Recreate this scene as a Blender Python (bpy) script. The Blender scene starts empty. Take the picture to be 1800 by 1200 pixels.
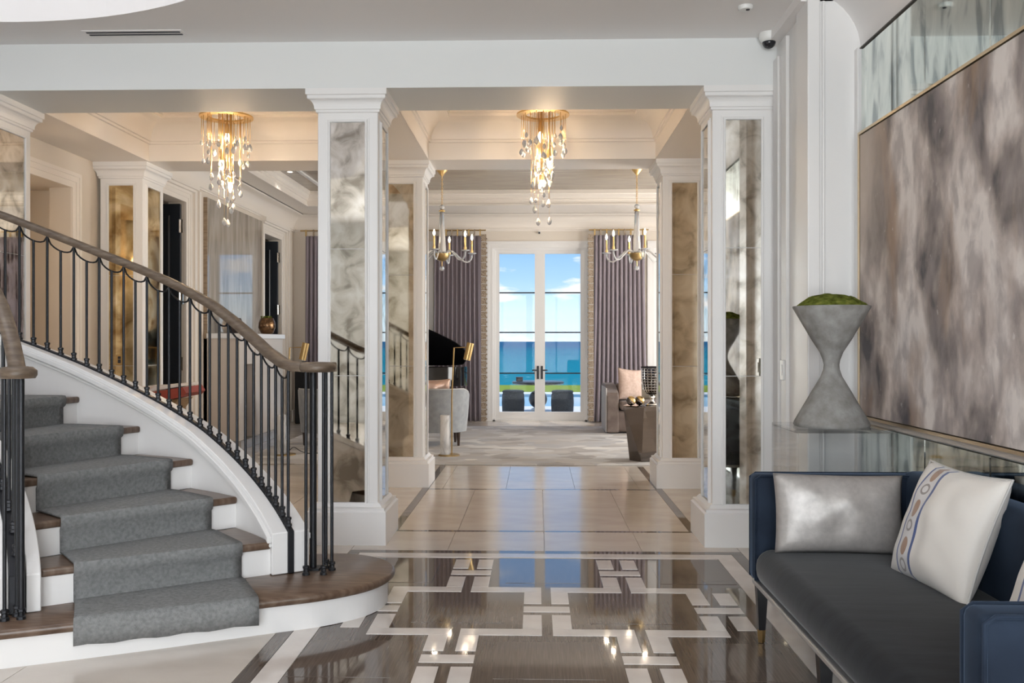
import bpy, bmesh, math, random
from math import sin, cos, pi, radians as R, sqrt, atan2
from mathutils import Vector, Matrix, noise
random.seed(7)
S = bpy.context.scene
COL = S.collection

# ------------------------------------------------------------------ camera, sky, sun, daylight, exposure
cam = bpy.data.cameras.new('camera'); cam.lens = 32.0; cam.sensor_width = 36.0; cam.clip_end = 60000
co = bpy.data.objects.new('camera', cam); COL.objects.link(co)
co.location = (0, 0, 1.4); co.rotation_euler = (pi / 2, 0, math.atan(44 / 1600)); S.camera = co
S.view_settings.view_transform = 'Standard'; S.view_settings.look = 'None'
S.view_settings.exposure = 0.0; S.view_settings.gamma = 1.0; S.view_settings.use_curve_mapping = False
S.cycles.max_bounces = 10; S.cycles.diffuse_bounces = 5; S.cycles.glossy_bounces = 6; S.cycles.transparent_max_bounces = 24
S.cycles.transmission_bounces = 8; S.cycles.caustics_reflective = False; S.cycles.caustics_refractive = False
S.cycles.sample_clamp_indirect = 6.0

W = bpy.data.worlds.new('sky'); S.world = W; W.use_nodes = True
wn, wl = W.node_tree.nodes, W.node_tree.links
bg = wn['Background']
tc = wn.new('ShaderNodeTexCoord'); sx = wn.new('ShaderNodeSeparateXYZ'); wl.new(tc.outputs['Generated'], sx.inputs[0])
ramp = wn.new('ShaderNodeValToRGB'); wl.new(sx.outputs['Z'], ramp.inputs[0])
e = ramp.color_ramp.elements
e[0].position = 0.0; e[0].color = (0.70, 0.83, 0.95, 1)
e[1].position = 0.75; e[1].color = (0.20, 0.38, 0.78, 1)
for p_, c_ in ((0.03, (0.62, 0.82, 0.98, 1)), (0.065, (0.42, 0.67, 0.97, 1)), (0.10, (0.30, 0.55, 0.94, 1))):
    q = e.new(p_); q.color = c_
mp = wn.new('ShaderNodeMapping'); mp.inputs['Scale'].default_value = (9, 9, 34); mp.inputs['Location'].default_value = (4.37, 0.6, 0.15)
wl.new(tc.outputs['Generated'], mp.inputs[0])
nz = wn.new('ShaderNodeTexNoise'); nz.inputs['Scale'].default_value = 1.7; nz.inputs['Detail'].default_value = 7; wl.new(mp.outputs[0], nz.inputs['Vector'])
cr = wn.new('ShaderNodeValToRGB'); cr.color_ramp.elements[0].position = 0.57; cr.color_ramp.elements[1].position = 0.68; wl.new(nz.outputs[0], cr.inputs[0])
mx = wn.new('ShaderNodeMix'); mx.data_type = 'RGBA'; wl.new(cr.outputs[0], mx.inputs[0]); wl.new(ramp.outputs[0], mx.inputs[6]); mx.inputs[7].default_value = (0.93, 0.95, 0.99, 1)
wl.new(mx.outputs[2], bg.inputs[0]); bg.inputs[1].default_value = 1.2

def sun(name, rot, en, col):
    l = bpy.data.lights.new(name, 'SUN'); l.energy = en; l.color = col; l.angle = R(0.6)
    o = bpy.data.objects.new(name, l); o.rotation_euler = rot; COL.objects.link(o)
sun('sun', (R(-17), R(-6), 0), 2.4, (1.0, 0.95, 0.86))
def area(name, loc, rot, w, h, en, col):
    l = bpy.data.lights.new(name, 'AREA'); l.shape = 'RECTANGLE'; l.size = w; l.size_y = h; l.energy = en; l.color = col
    o = bpy.data.objects.new(name, l); o.location = loc; o.rotation_euler = rot; COL.objects.link(o); return o
def point(name, loc, en, col, rad=0.04):
    l = bpy.data.lights.new(name, 'POINT'); l.energy = en; l.color = col; l.shadow_soft_size = rad
    o = bpy.data.objects.new(name, l); o.location = loc; COL.objects.link(o); return o
def spot(name, loc, en, col, ang=110):
    l = bpy.data.lights.new(name, 'SPOT'); l.energy = en; l.color = col; l.spot_size = R(ang); l.spot_blend = 0.8; l.shadow_soft_size = 0.05
    o = bpy.data.objects.new(name, l); o.location = loc; COL.objects.link(o); return o
DAY = (0.955, 0.98, 1.0); WARM = (1.0, 0.72, 0.45); NEUT = (1.0, 0.92, 0.84)
# daylight through the entry windows behind the camera and the side windows of the far room; fill lamp added over the stairwell
for wx in (-1.35, 0.75):
    area('entry_window_daylight', (wx, -3.32, 1.7), (R(-90), 0, pi), 1.95, 3.1, 205, DAY)
area('stairwell_fill_lamp', (-3.3, 3.45, 6.72), (0, 0, 0), 2.6, 2.6, 70, (1.0, 0.94, 0.88))  # unseen lamp added above the stairwell to brighten it
for wy in (10.9, 13.7):
    area('side_window_daylight', (4.62, wy, 1.65), (0, R(90), 0), 2.8, 1.5, 170, (1.0, 0.96, 0.91))

# ------------------------------------------------------------------ materials
def mat(name, color=(0.8, 0.8, 0.8), rough=0.5, metal=0.0, spec=0.5, **kw):
    m = bpy.data.materials.new(name); m.use_nodes = True
    b = m.node_tree.nodes['Principled BSDF']
    b.inputs['Base Color'].default_value = (*color, 1); b.inputs['Roughness'].default_value = rough
    b.inputs['Metallic'].default_value = metal; b.inputs['Specular IOR Level'].default_value = spec
    for k, v in kw.items(): b.inputs[k].default_value = v
    return m
def nodes(m): return m.node_tree.nodes, m.node_tree.links, m.node_tree.nodes['Principled BSDF']
def noisemix(m, stops, scale=4.0, detail=6, stretch=(1, 1, 1), rough=None, bump=0.0, bscale=None, dist=0.0, coord='Object', rot=(0, 0, 0)):
    n, l, b = nodes(m)
    t = n.new('ShaderNodeTexCoord'); p = n.new('ShaderNodeMapping'); p.inputs['Scale'].default_value = stretch; p.inputs['Rotation'].default_value = rot
    l.new(t.outputs[coord], p.inputs[0])
    z = n.new('ShaderNodeTexNoise'); z.inputs['Scale'].default_value = scale; z.inputs['Detail'].default_value = detail; z.inputs['Distortion'].default_value = dist
    l.new(p.outputs[0], z.inputs['Vector'])
    r = n.new('ShaderNodeValToRGB'); l.new(z.outputs[0], r.inputs[0])
    el = r.color_ramp.elements
    el[0].position = stops[0][0]; el[0].color = (*stops[0][1], 1); el[1].position = stops[-1][0]; el[1].color = (*stops[-1][1], 1)
    for s in stops[1:-1]:
        q = el.new(s[0]); q.color = (*s[1], 1)
    l.new(r.outputs[0], b.inputs['Base Color'])
    if rough:
        mr = n.new('ShaderNodeMapRange'); mr.inputs[1].default_value = 0.3; mr.inputs[2].default_value = 0.7
        mr.inputs[3].default_value = rough[0]; mr.inputs[4].default_value = rough[1]
        l.new(z.outputs[0], mr.inputs[0]); l.new(mr.outputs[0], b.inputs['Roughness'])
    if bump:
        bz = z
        if bscale:
            bz = n.new('ShaderNodeTexNoise'); bz.inputs['Scale'].default_value = bscale; bz.inputs['Detail'].default_value = 3; l.new(p.outputs[0], bz.inputs['Vector'])
        bp = n.new('ShaderNodeBump'); bp.inputs['Strength'].default_value = bump; bp.inputs['Distance'].default_value = 0.01
        l.new(bz.outputs[0], bp.inputs['Height']); l.new(bp.outputs[0], b.inputs['Normal'])
    return m
def glassy(name, tint=(1, 1, 1), refl=1.0, ior=1.45):
    m = bpy.data.materials.new(name); m.use_nodes = True; n, l = m.node_tree.nodes, m.node_tree.links
    n.remove(n['Principled BSDF']); out = n['Material Output']
    t = n.new('ShaderNodeBsdfTransparent'); t.inputs[0].default_value = (*tint, 1)
    g = n.new('ShaderNodeBsdfGlossy'); g.inputs['Roughness'].default_value = 0.01
    f = n.new('ShaderNodeFresnel'); gm = n.new('ShaderNodeNewGeometry'); mi = n.new('ShaderNodeMapRange')
    mi.inputs[3].default_value = ior; mi.inputs[4].default_value = 1 / ior; l.new(gm.outputs['Backfacing'], mi.inputs[0]); l.new(mi.outputs[0], f.inputs[0])
    mm = n.new('ShaderNodeMath'); mm.operation = 'MULTIPLY'; mm.inputs[1].default_value = refl; l.new(f.outputs[0], mm.inputs[0])
    x = n.new('ShaderNodeMixShader'); l.new(mm.outputs[0], x.inputs[0]); l.new(t.outputs[0], x.inputs[1]); l.new(g.outputs[0], x.inputs[2])
    l.new(x.outputs[0], out.inputs[0]); return m
def emis(name, col, st):
    m = bpy.data.materials.new(name); m.use_nodes = True; n, l = m.node_tree.nodes, m.node_tree.links
    n.remove(n['Principled BSDF']); q = n.new('ShaderNodeEmission'); q.inputs[0].default_value = (*col, 1); q.inputs[1].default_value = st
    l.new(q.outputs[0], n['Material Output'].inputs[0]); return m

M = {}
M['paint'] = mat('white_paint', (0.83, 0.82, 0.81), 0.4)
M['warm_paint'] = mat('warm_white_paint', (0.86, 0.80, 0.735), 0.4)
M['wall'] = mat('foyer_paint', (0.77, 0.785, 0.78), 0.55)
M['ceil'] = mat('ceiling_paint', (0.86, 0.84, 0.83), 0.6)
M['cream'] = mat('cream_paint', (0.76, 0.69, 0.605), 0.5)
M['taupe_ceiling'] = noisemix(mat('ribbed_taupe_plaster', rough=0.2), [(0.3, (0.24, 0.20, 0.155)), (0.7, (0.34, 0.29, 0.235))], 3, 5, (0.8, 9, 1), rot=(0, 0, R(12)))
M['dark_marble'] = noisemix(mat('brown_striated_marble', rough=0.045, spec=0.62), [(0.3, (0.092, 0.068, 0.053)), (0.55, (0.118, 0.090, 0.072)), (0.75, (0.155, 0.122, 0.10))], 12, 8, (11, 0.35, 1), dist=0.2)
M['tile_marble'] = noisemix(mat('taupe_striated_marble', rough=0.045, spec=0.62), [(0.3, (0.105, 0.080, 0.064)), (0.55, (0.13, 0.101, 0.083)), (0.75, (0.165, 0.132, 0.11))], 12, 8, (11, 0.35, 1), dist=0.2)
M['white_marble'] = noisemix(mat('white_stone', rough=0.07), [(0.35, (0.66, 0.60, 0.555)), (0.65, (0.73, 0.68, 0.635))], 6, 5)
M['beige'] = noisemix(mat('cream_limestone', rough=0.13), [(0.35, (0.585, 0.52, 0.455)), (0.65, (0.64, 0.58, 0.515))], 2.5, 7, (1, 2, 1), rough=(0.14, 0.20))
M['grout'] = mat('stone_joint', (0.42, 0.35, 0.29), 0.4)
M['wood'] = noisemix(mat('oak_handrail', rough=0.42), [(0.3, (0.088, 0.06, 0.04)), (0.5, (0.135, 0.098, 0.068)), (0.7, (0.19, 0.145, 0.106))], 14, 6, (1, 1, 4), bump=0.12)
M['tread'] = noisemix(mat('walnut_tread', rough=0.3), [(0.3, (0.085, 0.05, 0.032)), (0.5, (0.13, 0.082, 0.055)), (0.7, (0.18, 0.125, 0.09))], 9, 7, (1, 6, 1), bump=0.05, rot=(0, 0, R(30)))
M['carpet'] = noisemix(mat('grey_carpet', rough=0.95, spec=0.1), [(0.3, (0.20, 0.205, 0.205)), (0.7, (0.30, 0.305, 0.305))], 60, 9, (1, 1, 1), bump=0.6, bscale=260)
M['iron'] = mat('black_iron', (0.025, 0.026, 0.03), 0.42, 0.6)
def antique(name, a, b_, c, sc, st=(1, 1, 1), rg=(0.04, 0.2)):
    return noisemix(mat(name, metal=1.0), [(0.34, c), (0.48, b_), (0.64, a)], sc, 8, st, rough=rg, dist=0.7)
M['mirror'] = antique('antiqued_mirror', (0.86, 0.84, 0.79), (0.68, 0.645, 0.575), (0.36, 0.33, 0.28), 6.5, rg=(0.0, 0.06))
M['mirror_warm'] = antique('warm_antiqued_mirror', (0.80, 0.73, 0.60), (0.64, 0.56, 0.43), (0.38, 0.32, 0.23), 5.0, rg=(0.0, 0.07))
M['mirror_gold'] = antique('gold_antiqued_mirror', (0.82, 0.70, 0.46), (0.60, 0.46, 0.25), (0.30, 0.20, 0.09), 4.0, rg=(0.02, 0.10))
M['mirror_wall'] = antique('streaked_wall_mirror', (0.86, 0.91, 0.86), (0.72, 0.78, 0.74), (0.36, 0.41, 0.41), 5.5, (1.6, 1.6, 0.6), (0.01, 0.08))
M['joint'] = mat('dark_joint', (0.10, 0.09, 0.08), 0.6)
M['gold'] = mat('satin_brass', (0.88, 0.62, 0.28), 0.34, 1.0)
M['antique_gold'] = mat('antique_brass', (0.52, 0.36, 0.16), 0.34, 1.0)
M['champagne'] = mat('champagne_frame', (0.72, 0.58, 0.40), 0.35, 1.0)
M['crystal'] = mat('crystal', (1, 1, 1), 0.0, **{'Transmission Weight': 0.62, 'IOR': 1.36})
M['lamp_glass'] = mat('clear_lamp_glass', (1, 1, 1), 0.03, **{'Transmission Weight': 0.6, 'IOR': 1.3})
M['glass'] = glassy('window_glass', (0.985, 0.99, 0.988), 0.22)
M['smoked_glass'] = glassy('smoked_glass', (0.22, 0.22, 0.26), 1.0)
M['acrylic'] = glassy('clear_acrylic', (0.985, 0.99, 0.99), 1.0, 1.49)
M['bulb'] = emis('lit_bulb', (1.0, 0.86, 0.62), 9.0)
M['downlight'] = emis('lit_downlight', (1.0, 0.87, 0.70), 6.0)
M['velvet'] = noisemix(mat('navy_velvet', rough=0.8, spec=0.2, **{'Sheen Weight': 0.28, 'Sheen Roughness': 0.35}), [(0.35, (0.010, 0.0165, 0.030)), (0.65, (0.018, 0.029, 0.050))], 5, 5, bump=0.06)
M['velvet_seat'] = noisemix(mat('charcoal_navy_velvet', rough=0.75, spec=0.2, **{'Sheen Weight': 0.2, 'Sheen Roughness': 0.35}), [(0.35, (0.008, 0.0095, 0.0125)), (0.65, (0.0145, 0.017, 0.021))], 4, 5, (1, 4, 1), bump=0.1)
M['velvet'].node_tree.nodes['Principled BSDF'].inputs['Sheen Tint'].default_value = (0.35, 0.5, 0.75, 1)
M['base_rail'] = mat('pale_metal_rail', (0.62, 0.61, 0.60), 0.35, 0.7)
M['ebony'] = mat('ebonised_wood', (0.012, 0.012, 0.014), 0.3)
M['silver_fabric'] = noisemix(mat('silver_leather', rough=0.42, metal=0.3), [(0.3, (0.38, 0.355, 0.34)), (0.7, (0.46, 0.435, 0.415))], 40, 4, bump=0.08)
M['concrete'] = noisemix(mat('weathered_cement', rough=0.85, spec=0.2), [(0.3, (0.21, 0.20, 0.185)), (0.5, (0.27, 0.263, 0.25)), (0.7, (0.34, 0.335, 0.32))], 16, 12, bump=0.3, bscale=60)
M['moss'] = noisemix(mat('moss', rough=0.95, spec=0.05), [(0.3, (0.05, 0.055, 0.01)), (0.5, (0.14, 0.17, 0.03)), (0.7, (0.26, 0.27, 0.06))], 26, 8, bump=1.0, bscale=90)
M['white_plastic'] = mat('white_plastic', (0.80, 0.80, 0.78), 0.35)
M['smoked'] = mat('smoked_dome', (0.02, 0.02, 0.025), 0.06)
M['dark'] = mat('dark_slot', (0.03, 0.03, 0.04), 0.7)
M['navy_door'] = mat('navy_door_paint', (0.018, 0.024, 0.034), 0.32)
M['chrome'] = mat('polished_chrome', (0.80, 0.78, 0.75), 0.12, 1.0)
M['curtain'] = noisemix(mat('mauve_curtain', rough=0.75, spec=0.15, **{'Sheen Weight': 0.3}), [(0.3, (0.255, 0.215, 0.245)), (0.7, (0.33, 0.285, 0.315))], 6, 4, (4, 4, 0.3))
M['curtain_trim'] = noisemix(mat('patterned_braid', rough=0.8), [(0.42, (0.19, 0.135, 0.09)), (0.5, (0.55, 0.46, 0.36)), (0.58, (0.32, 0.24, 0.17))], 60, 3)
M['slab'] = noisemix(mat('polished_veined_slab', rough=0.04, spec=0.85), [(0.3, (0.22, 0.185, 0.15)), (0.5, (0.34, 0.30, 0.255)), (0.7, (0.46, 0.42, 0.375))], 3, 8, (2.2, 2.2, 0.28), dist=1.2)
M['slab_side'] = noisemix(mat('raw_slab_edge', rough=0.4), [(0.3, (0.22, 0.155, 0.10)), (0.7, (0.42, 0.32, 0.22))], 6, 8, (1, 1, 8), rot=(0, R(35), 0))
M['mantel'] = mat('mantel_stone', (0.62, 0.55, 0.49), 0.35)
M['mantel_top'] = mat('white_mantel_shelf', (0.86, 0.86, 0.87), 0.2)
M['grey_stone'] = noisemix(mat('grey_hearth_stone', rough=0.25), [(0.3, (0.30, 0.28, 0.26)), (0.7, (0.46, 0.44, 0.42))], 5, 6)
M['bronze'] = noisemix(mat('bronze_glaze', rough=0.25, metal=0.8), [(0.35, (0.10, 0.055, 0.03)), (0.65, (0.30, 0.17, 0.085))], 9, 5, (1, 1, 3))
M['dark_pot'] = mat('dark_bowl_glaze', (0.04, 0.03, 0.028), 0.3)
M['red_cover'] = mat('red_cloth_cover', (0.30, 0.05, 0.032), 0.5)
M['paper'] = mat('book_pages', (0.74, 0.70, 0.68), 0.7)
M['book_wood'] = noisemix(mat('tan_wood', rough=0.4), [(0.3, (0.24, 0.14, 0.055)), (0.7, (0.35, 0.22, 0.10))], 12, 5, (1, 1, 6))
M['grey_fabric'] = noisemix(mat('grey_upholstery', rough=0.75, spec=0.2, **{'Sheen Weight': 0.25}), [(0.3, (0.27, 0.285, 0.30)), (0.7, (0.35, 0.365, 0.38))], 14, 4)
M['grey_piping'] = mat('pale_piping', (0.56, 0.55, 0.53), 0.6)
M['pink_metallic'] = mat('rose_metallic_fabric', (0.62, 0.42, 0.33), 0.32, 0.5)
M['brown_velvet'] = noisemix(mat('taupe_velvet', rough=0.7, **{'Sheen Weight': 0.12}), [(0.3, (0.12, 0.088, 0.074)), (0.7, (0.20, 0.155, 0.135))], 7, 5)
M['pale_side'] = mat('pale_grey_upholstery', (0.52, 0.50, 0.49), 0.6)
M['blush'] = noisemix(mat('blush_linen', rough=0.8), [(0.3, (0.46, 0.33, 0.27)), (0.7, (0.56, 0.42, 0.35))], 30, 3)
M['olive'] = mat('olive_stripe_fabric', (0.16, 0.135, 0.10), 0.8)
M['walnut_leg'] = mat('dark_walnut', (0.045, 0.026, 0.018), 0.35)
M['piano'] = mat('black_lacquer', (0.006, 0.006, 0.007), 0.05)
M['steel'] = mat('mirror_steel', (0.20, 0.175, 0.16), 0.04, 1.0)
M['carrara'] = noisemix(mat('carrara_marble', rough=0.3), [(0.35, (0.50, 0.49, 0.48)), (0.5, (0.72, 0.71, 0.70)), (0.7, (0.80, 0.79, 0.78))], 5, 8, (1, 1, 0.6), dist=2.0)
M['black_cloth'] = mat('black_speaker_cloth', (0.008, 0.008, 0.009), 0.7)
M['wicker'] = noisemix(mat('charcoal_wicker', rough=0.8), [(0.3, (0.012, 0.014, 0.016)), (0.7, (0.045, 0.05, 0.055))], 60, 2, bump=0.5)
M['terrace'] = mat('white_terrace', (0.82, 0.80, 0.76), 0.6)
M['lawn'] = noisemix(mat('lawn', rough=0.9, spec=0.1), [(0.3, (0.20, 0.27, 0.025)), (0.7, (0.31, 0.37, 0.05))], 3, 6)
M['pool'] = mat('pool_water', (0.03, 0.25, 0.40), 0.06)
M['leaf'] = mat('dark_leaf', (0.02, 0.045, 0.02), 0.5)
# sea
M['sea'] = mat('sea_water', rough=0.8, spec=0.03)
n, l, b = nodes(M['sea'])
t = n.new('ShaderNodeTexCoord'); sp = n.new('ShaderNodeSeparateXYZ'); l.new(t.outputs['Object'], sp.inputs[0])
mr = n.new('ShaderNodeMapRange'); mr.inputs[1].default_value = 60; mr.inputs[2].default_value = 900; l.new(sp.outputs['Y'], mr.inputs[0])
rr = n.new('ShaderNodeValToRGB'); l.new(mr.outputs[0], rr.inputs[0]); rr.color_ramp.elements[0].color = (0.006, 0.235, 0.30, 1); rr.color_ramp.elements[1].color = (0.010, 0.10, 0.20, 1)
mp2 = n.new('ShaderNodeMapping'); mp2.inputs['Scale'].default_value = (0.10, 0.035, 1); l.new(t.outputs['Object'], mp2.inputs[0])
wz = n.new('ShaderNodeTexNoise'); wz.inputs['Scale'].default_value = 6; wz.inputs['Detail'].default_value = 8; l.new(mp2.outputs[0], wz.inputs['Vector'])
wr = n.new('ShaderNodeValToRGB'); wr.color_ramp.elements[0].position = 0.64; wr.color_ramp.elements[1].position = 0.74; l.new(wz.outputs[0], wr.inputs[0])
ml = n.new('ShaderNodeMix'); ml.data_type = 'RGBA'; l.new(wr.outputs[0], ml.inputs[0]); l.new(rr.outputs[0], ml.inputs[6]); ml.inputs[7].default_value = (0.25, 0.5, 0.55, 1)
l.new(ml.outputs[2], b.inputs['Base Color'])
bp = n.new('ShaderNodeBump'); bp.inputs['Strength'].default_value = 0.6; bp.inputs['Distance'].default_value = 0.4; l.new(wz.outputs[0], bp.inputs['Height']); l.new(bp.outputs[0], b.inputs['Normal'])
# painting
M['canvas'] = mat('abstract_painting', rough=0.55, spec=0.25)
n, l, b = nodes(M['canvas'])
t = n.new('ShaderNodeTexCoord')
def nzn(scale, stretch, detail=8, dist=0.0, loc=(0, 0, 0)):
    p = n.new('ShaderNodeMapping'); p.inputs['Scale'].default_value = stretch; p.inputs['Location'].default_value = loc; l.new(t.outputs['Object'], p.inputs[0])
    z = n.new('ShaderNodeTexNoise'); z.inputs['Scale'].default_value = scale; z.inputs['Detail'].default_value = detail; z.inputs['Distortion'].default_value = dist; l.new(p.outputs[0], z.inputs['Vector']); return z
def rampn(src, stops):
    r = n.new('ShaderNodeValToRGB'); l.new(src, r.inputs[0]); el = r.color_ramp.elements
    el[0].position = stops[0][0]; el[0].color = (*stops[0][1], 1); el[1].position = stops[-1][0]; el[1].color = (*stops[-1][1], 1)
    for s in stops[1:-1]:
        q = el.new(s[0]); q.color = (*s[1], 1)
    return r
def mixn(fac, a, b_):
    x = n.new('ShaderNodeMix'); x.data_type = 'RGBA'; l.new(fac, x.inputs[0])
    (l.new(a, x.inputs[6]) if not isinstance(a, tuple) else setattr(x.inputs[6], 'default_value', (*a, 1)))
    (l.new(b_, x.inputs[7]) if not isinstance(b_, tuple) else setattr(x.inputs[7], 'default_value', (*b_, 1)))
    return x.outputs[2]
z1 = nzn(2.4, (1, 1.5, 0.85), 12, 0.2)
base = rampn(z1.outputs[0], [(0.36, (0.105, 0.098, 0.108)), (0.44, (0.30, 0.262, 0.25)), (0.51, (0.54, 0.475, 0.445)), (0.60, (0.80, 0.74, 0.705))]).outputs[0]
z2 = nzn(2.1, (1, 1.6, 0.5), 6, 0.3, (3, 5, 1)); f2 = rampn(z2.outputs[0], [(0.54, (0, 0, 0)), (0.68, (0.75, 0.75, 0.75))]).outputs[0]
z4 = nzn(8, (1, 1.2, 0.7), 12, 0.3, (7, 2, 4)); f4 = rampn(z4.outputs[0], [(0.36, (0.6, 0.6, 0.6)), (0.54, (0, 0, 0))]).outputs[0]
base = mixn(f4, base, (0.30, 0.265, 0.265))
c2 = mixn(f2, base, (0.40, 0.28, 0.20))
z3 = nzn(30, (1, 1, 0.6), 4, 0.0, (1, 1, 1)); f3 = rampn(z3.outputs[0], [(0.68, (0, 0, 0)), (0.76, (0.5, 0.5, 0.5))]).outputs[0]
c3 = mixn(f3, c2, (0.78, 0.75, 0.73))
sp = n.new('ShaderNodeSeparateXYZ'); l.new(t.outputs['Object'], sp.inputs[0])
mr = n.new('ShaderNodeMapRange'); mr.inputs[1].default_value = 4.75; mr.inputs[2].default_value = 5.2; l.new(sp.outputs['Y'], mr.inputs[0])
mr2 = n.new('ShaderNodeMapRange'); mr2.inputs[1].default_value = 1.5; mr2.inputs[2].default_value = 2.3; l.new(sp.outputs['Z'], mr2.inputs[0])
mm = n.new('ShaderNodeMath'); mm.operation = 'MULTIPLY'; l.new(mr.outputs[0], mm.inputs[0]); l.new(mr2.outputs[0], mm.inputs[1])
l.new(mixn(mm.outputs[0], c3, (0.60, 0.50, 0.42)), b.inputs['Base Color'])
bp = n.new('ShaderNodeBump'); bp.inputs['Strength'].default_value = 0.3; bp.inputs['Distance'].default_value = 0.004; l.new(z3.outputs[0], bp.inputs['Height']); l.new(bp.outputs[0], b.inputs['Normal'])
# rug: pale shards
M['rug'] = mat('shard_pattern_rug', rough=0.9, spec=0.1)
n, l, b = nodes(M['rug'])
t = n.new('ShaderNodeTexCoord'); p = n.new('ShaderNodeMapping'); p.inputs['Scale'].default_value = (3.0, 4.2, 0); p.inputs['Rotation'].default_value = (0, 0, R(25)); l.new(t.outputs['Object'], p.inputs[0])
v = n.new('ShaderNodeTexVoronoi'); v.distance = 'MANHATTAN'; v.inputs['Scale'].default_value = 1.0; l.new(p.outputs[0], v.inputs['Vector'])
sc = n.new('ShaderNodeSeparateColor'); l.new(v.outputs['Color'], sc.inputs[0])
base = rampn(sc.outputs[0], [(0.0, (0.36, 0.34, 0.33)), (0.35, (0.60, 0.57, 0.54)), (0.6, (0.46, 0.46, 0.475)), (1.0, (0.76, 0.74, 0.71))]).outputs[0]
z3 = nzn(1.2, (1.0, 10, 1), 6); f3 = rampn(z3.outputs[0], [(0.4, (0, 0, 0)), (0.65, (0.4, 0.4, 0.4))]).outputs[0]
l.new(mixn(f3, base, (0.66, 0.63, 0.60)), b.inputs['Base Color'])
# cream pillow with woven band, drawn from its own UVs
M['band'] = mat('cream_silk_with_woven_band', rough=0.5, **{'Sheen Weight': 0.3})
n, l, b = nodes(M['band'])
t = n.new('ShaderNodeTexCoord'); sp = n.new('ShaderNodeSeparateXYZ'); l.new(t.outputs['UV'], sp.inputs[0])
def mth(op, a, b_=None, c_=None):
    q = n.new('ShaderNodeMath'); q.operation = op
    for i, xx in enumerate((a, b_, c_)):
        if xx is None: continue
        if isinstance(xx, (int, float)): q.inputs[i].default_value = xx
        else: l.new(xx, q.inputs[i])
    return q.outputs[0]
U, V = sp.outputs['X'], sp.outputs['Y']
def line(u0, w): return mth('LESS_THAN', mth('ABSOLUTE', mth('SUBTRACT', U, u0)), w)
blue = mth('MAXIMUM', line(0.215, 0.012), line(0.405, 0.016))
vv = mth('SUBTRACT', mth('FRACT', mth('MULTIPLY', V, 3.0)), 0.5)            # three repeats up the band
du = mth('DIVIDE', mth('SUBTRACT', U, 0.31), 0.045)
def ell(dv, ry): return mth('SQRT', mth('ADD', mth('MULTIPLY', du, du), mth('POWER', mth('ABSOLUTE', mth('DIVIDE', dv, ry)), 2)))
e1 = ell(mth('ADD', vv, 0.22), 0.15); ring = mth('LESS_THAN', mth('ABSOLUTE', mth('SUBTRACT', e1, 0.85)), 0.2)
loz = mth('LESS_THAN', ell(mth('SUBTRACT', vv, 0.24), 0.25), 0.95)
c0 = mixn(line(0.31, 0.086), (0.76, 0.72, 0.67), (0.62, 0.60, 0.60))
c1 = mixn(ring, c0, (0.26, 0.23, 0.22)); c2 = mixn(loz, c1, (0.34, 0.20, 0.13)); c3 = mixn(blue, c2, (0.035, 0.075, 0.24))
l.new(c3, b.inputs['Base Color'])
wz2 = nzn(9, (1, 1, 1), 3); bp = n.new('ShaderNodeBump'); bp.inputs['Strength'].default_value = 0.25; bp.inputs['Distance'].default_value = 0.01; l.new(wz2.outputs[0], bp.inputs['Height']); l.new(bp.outputs[0], b.inputs['Normal'])

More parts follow.
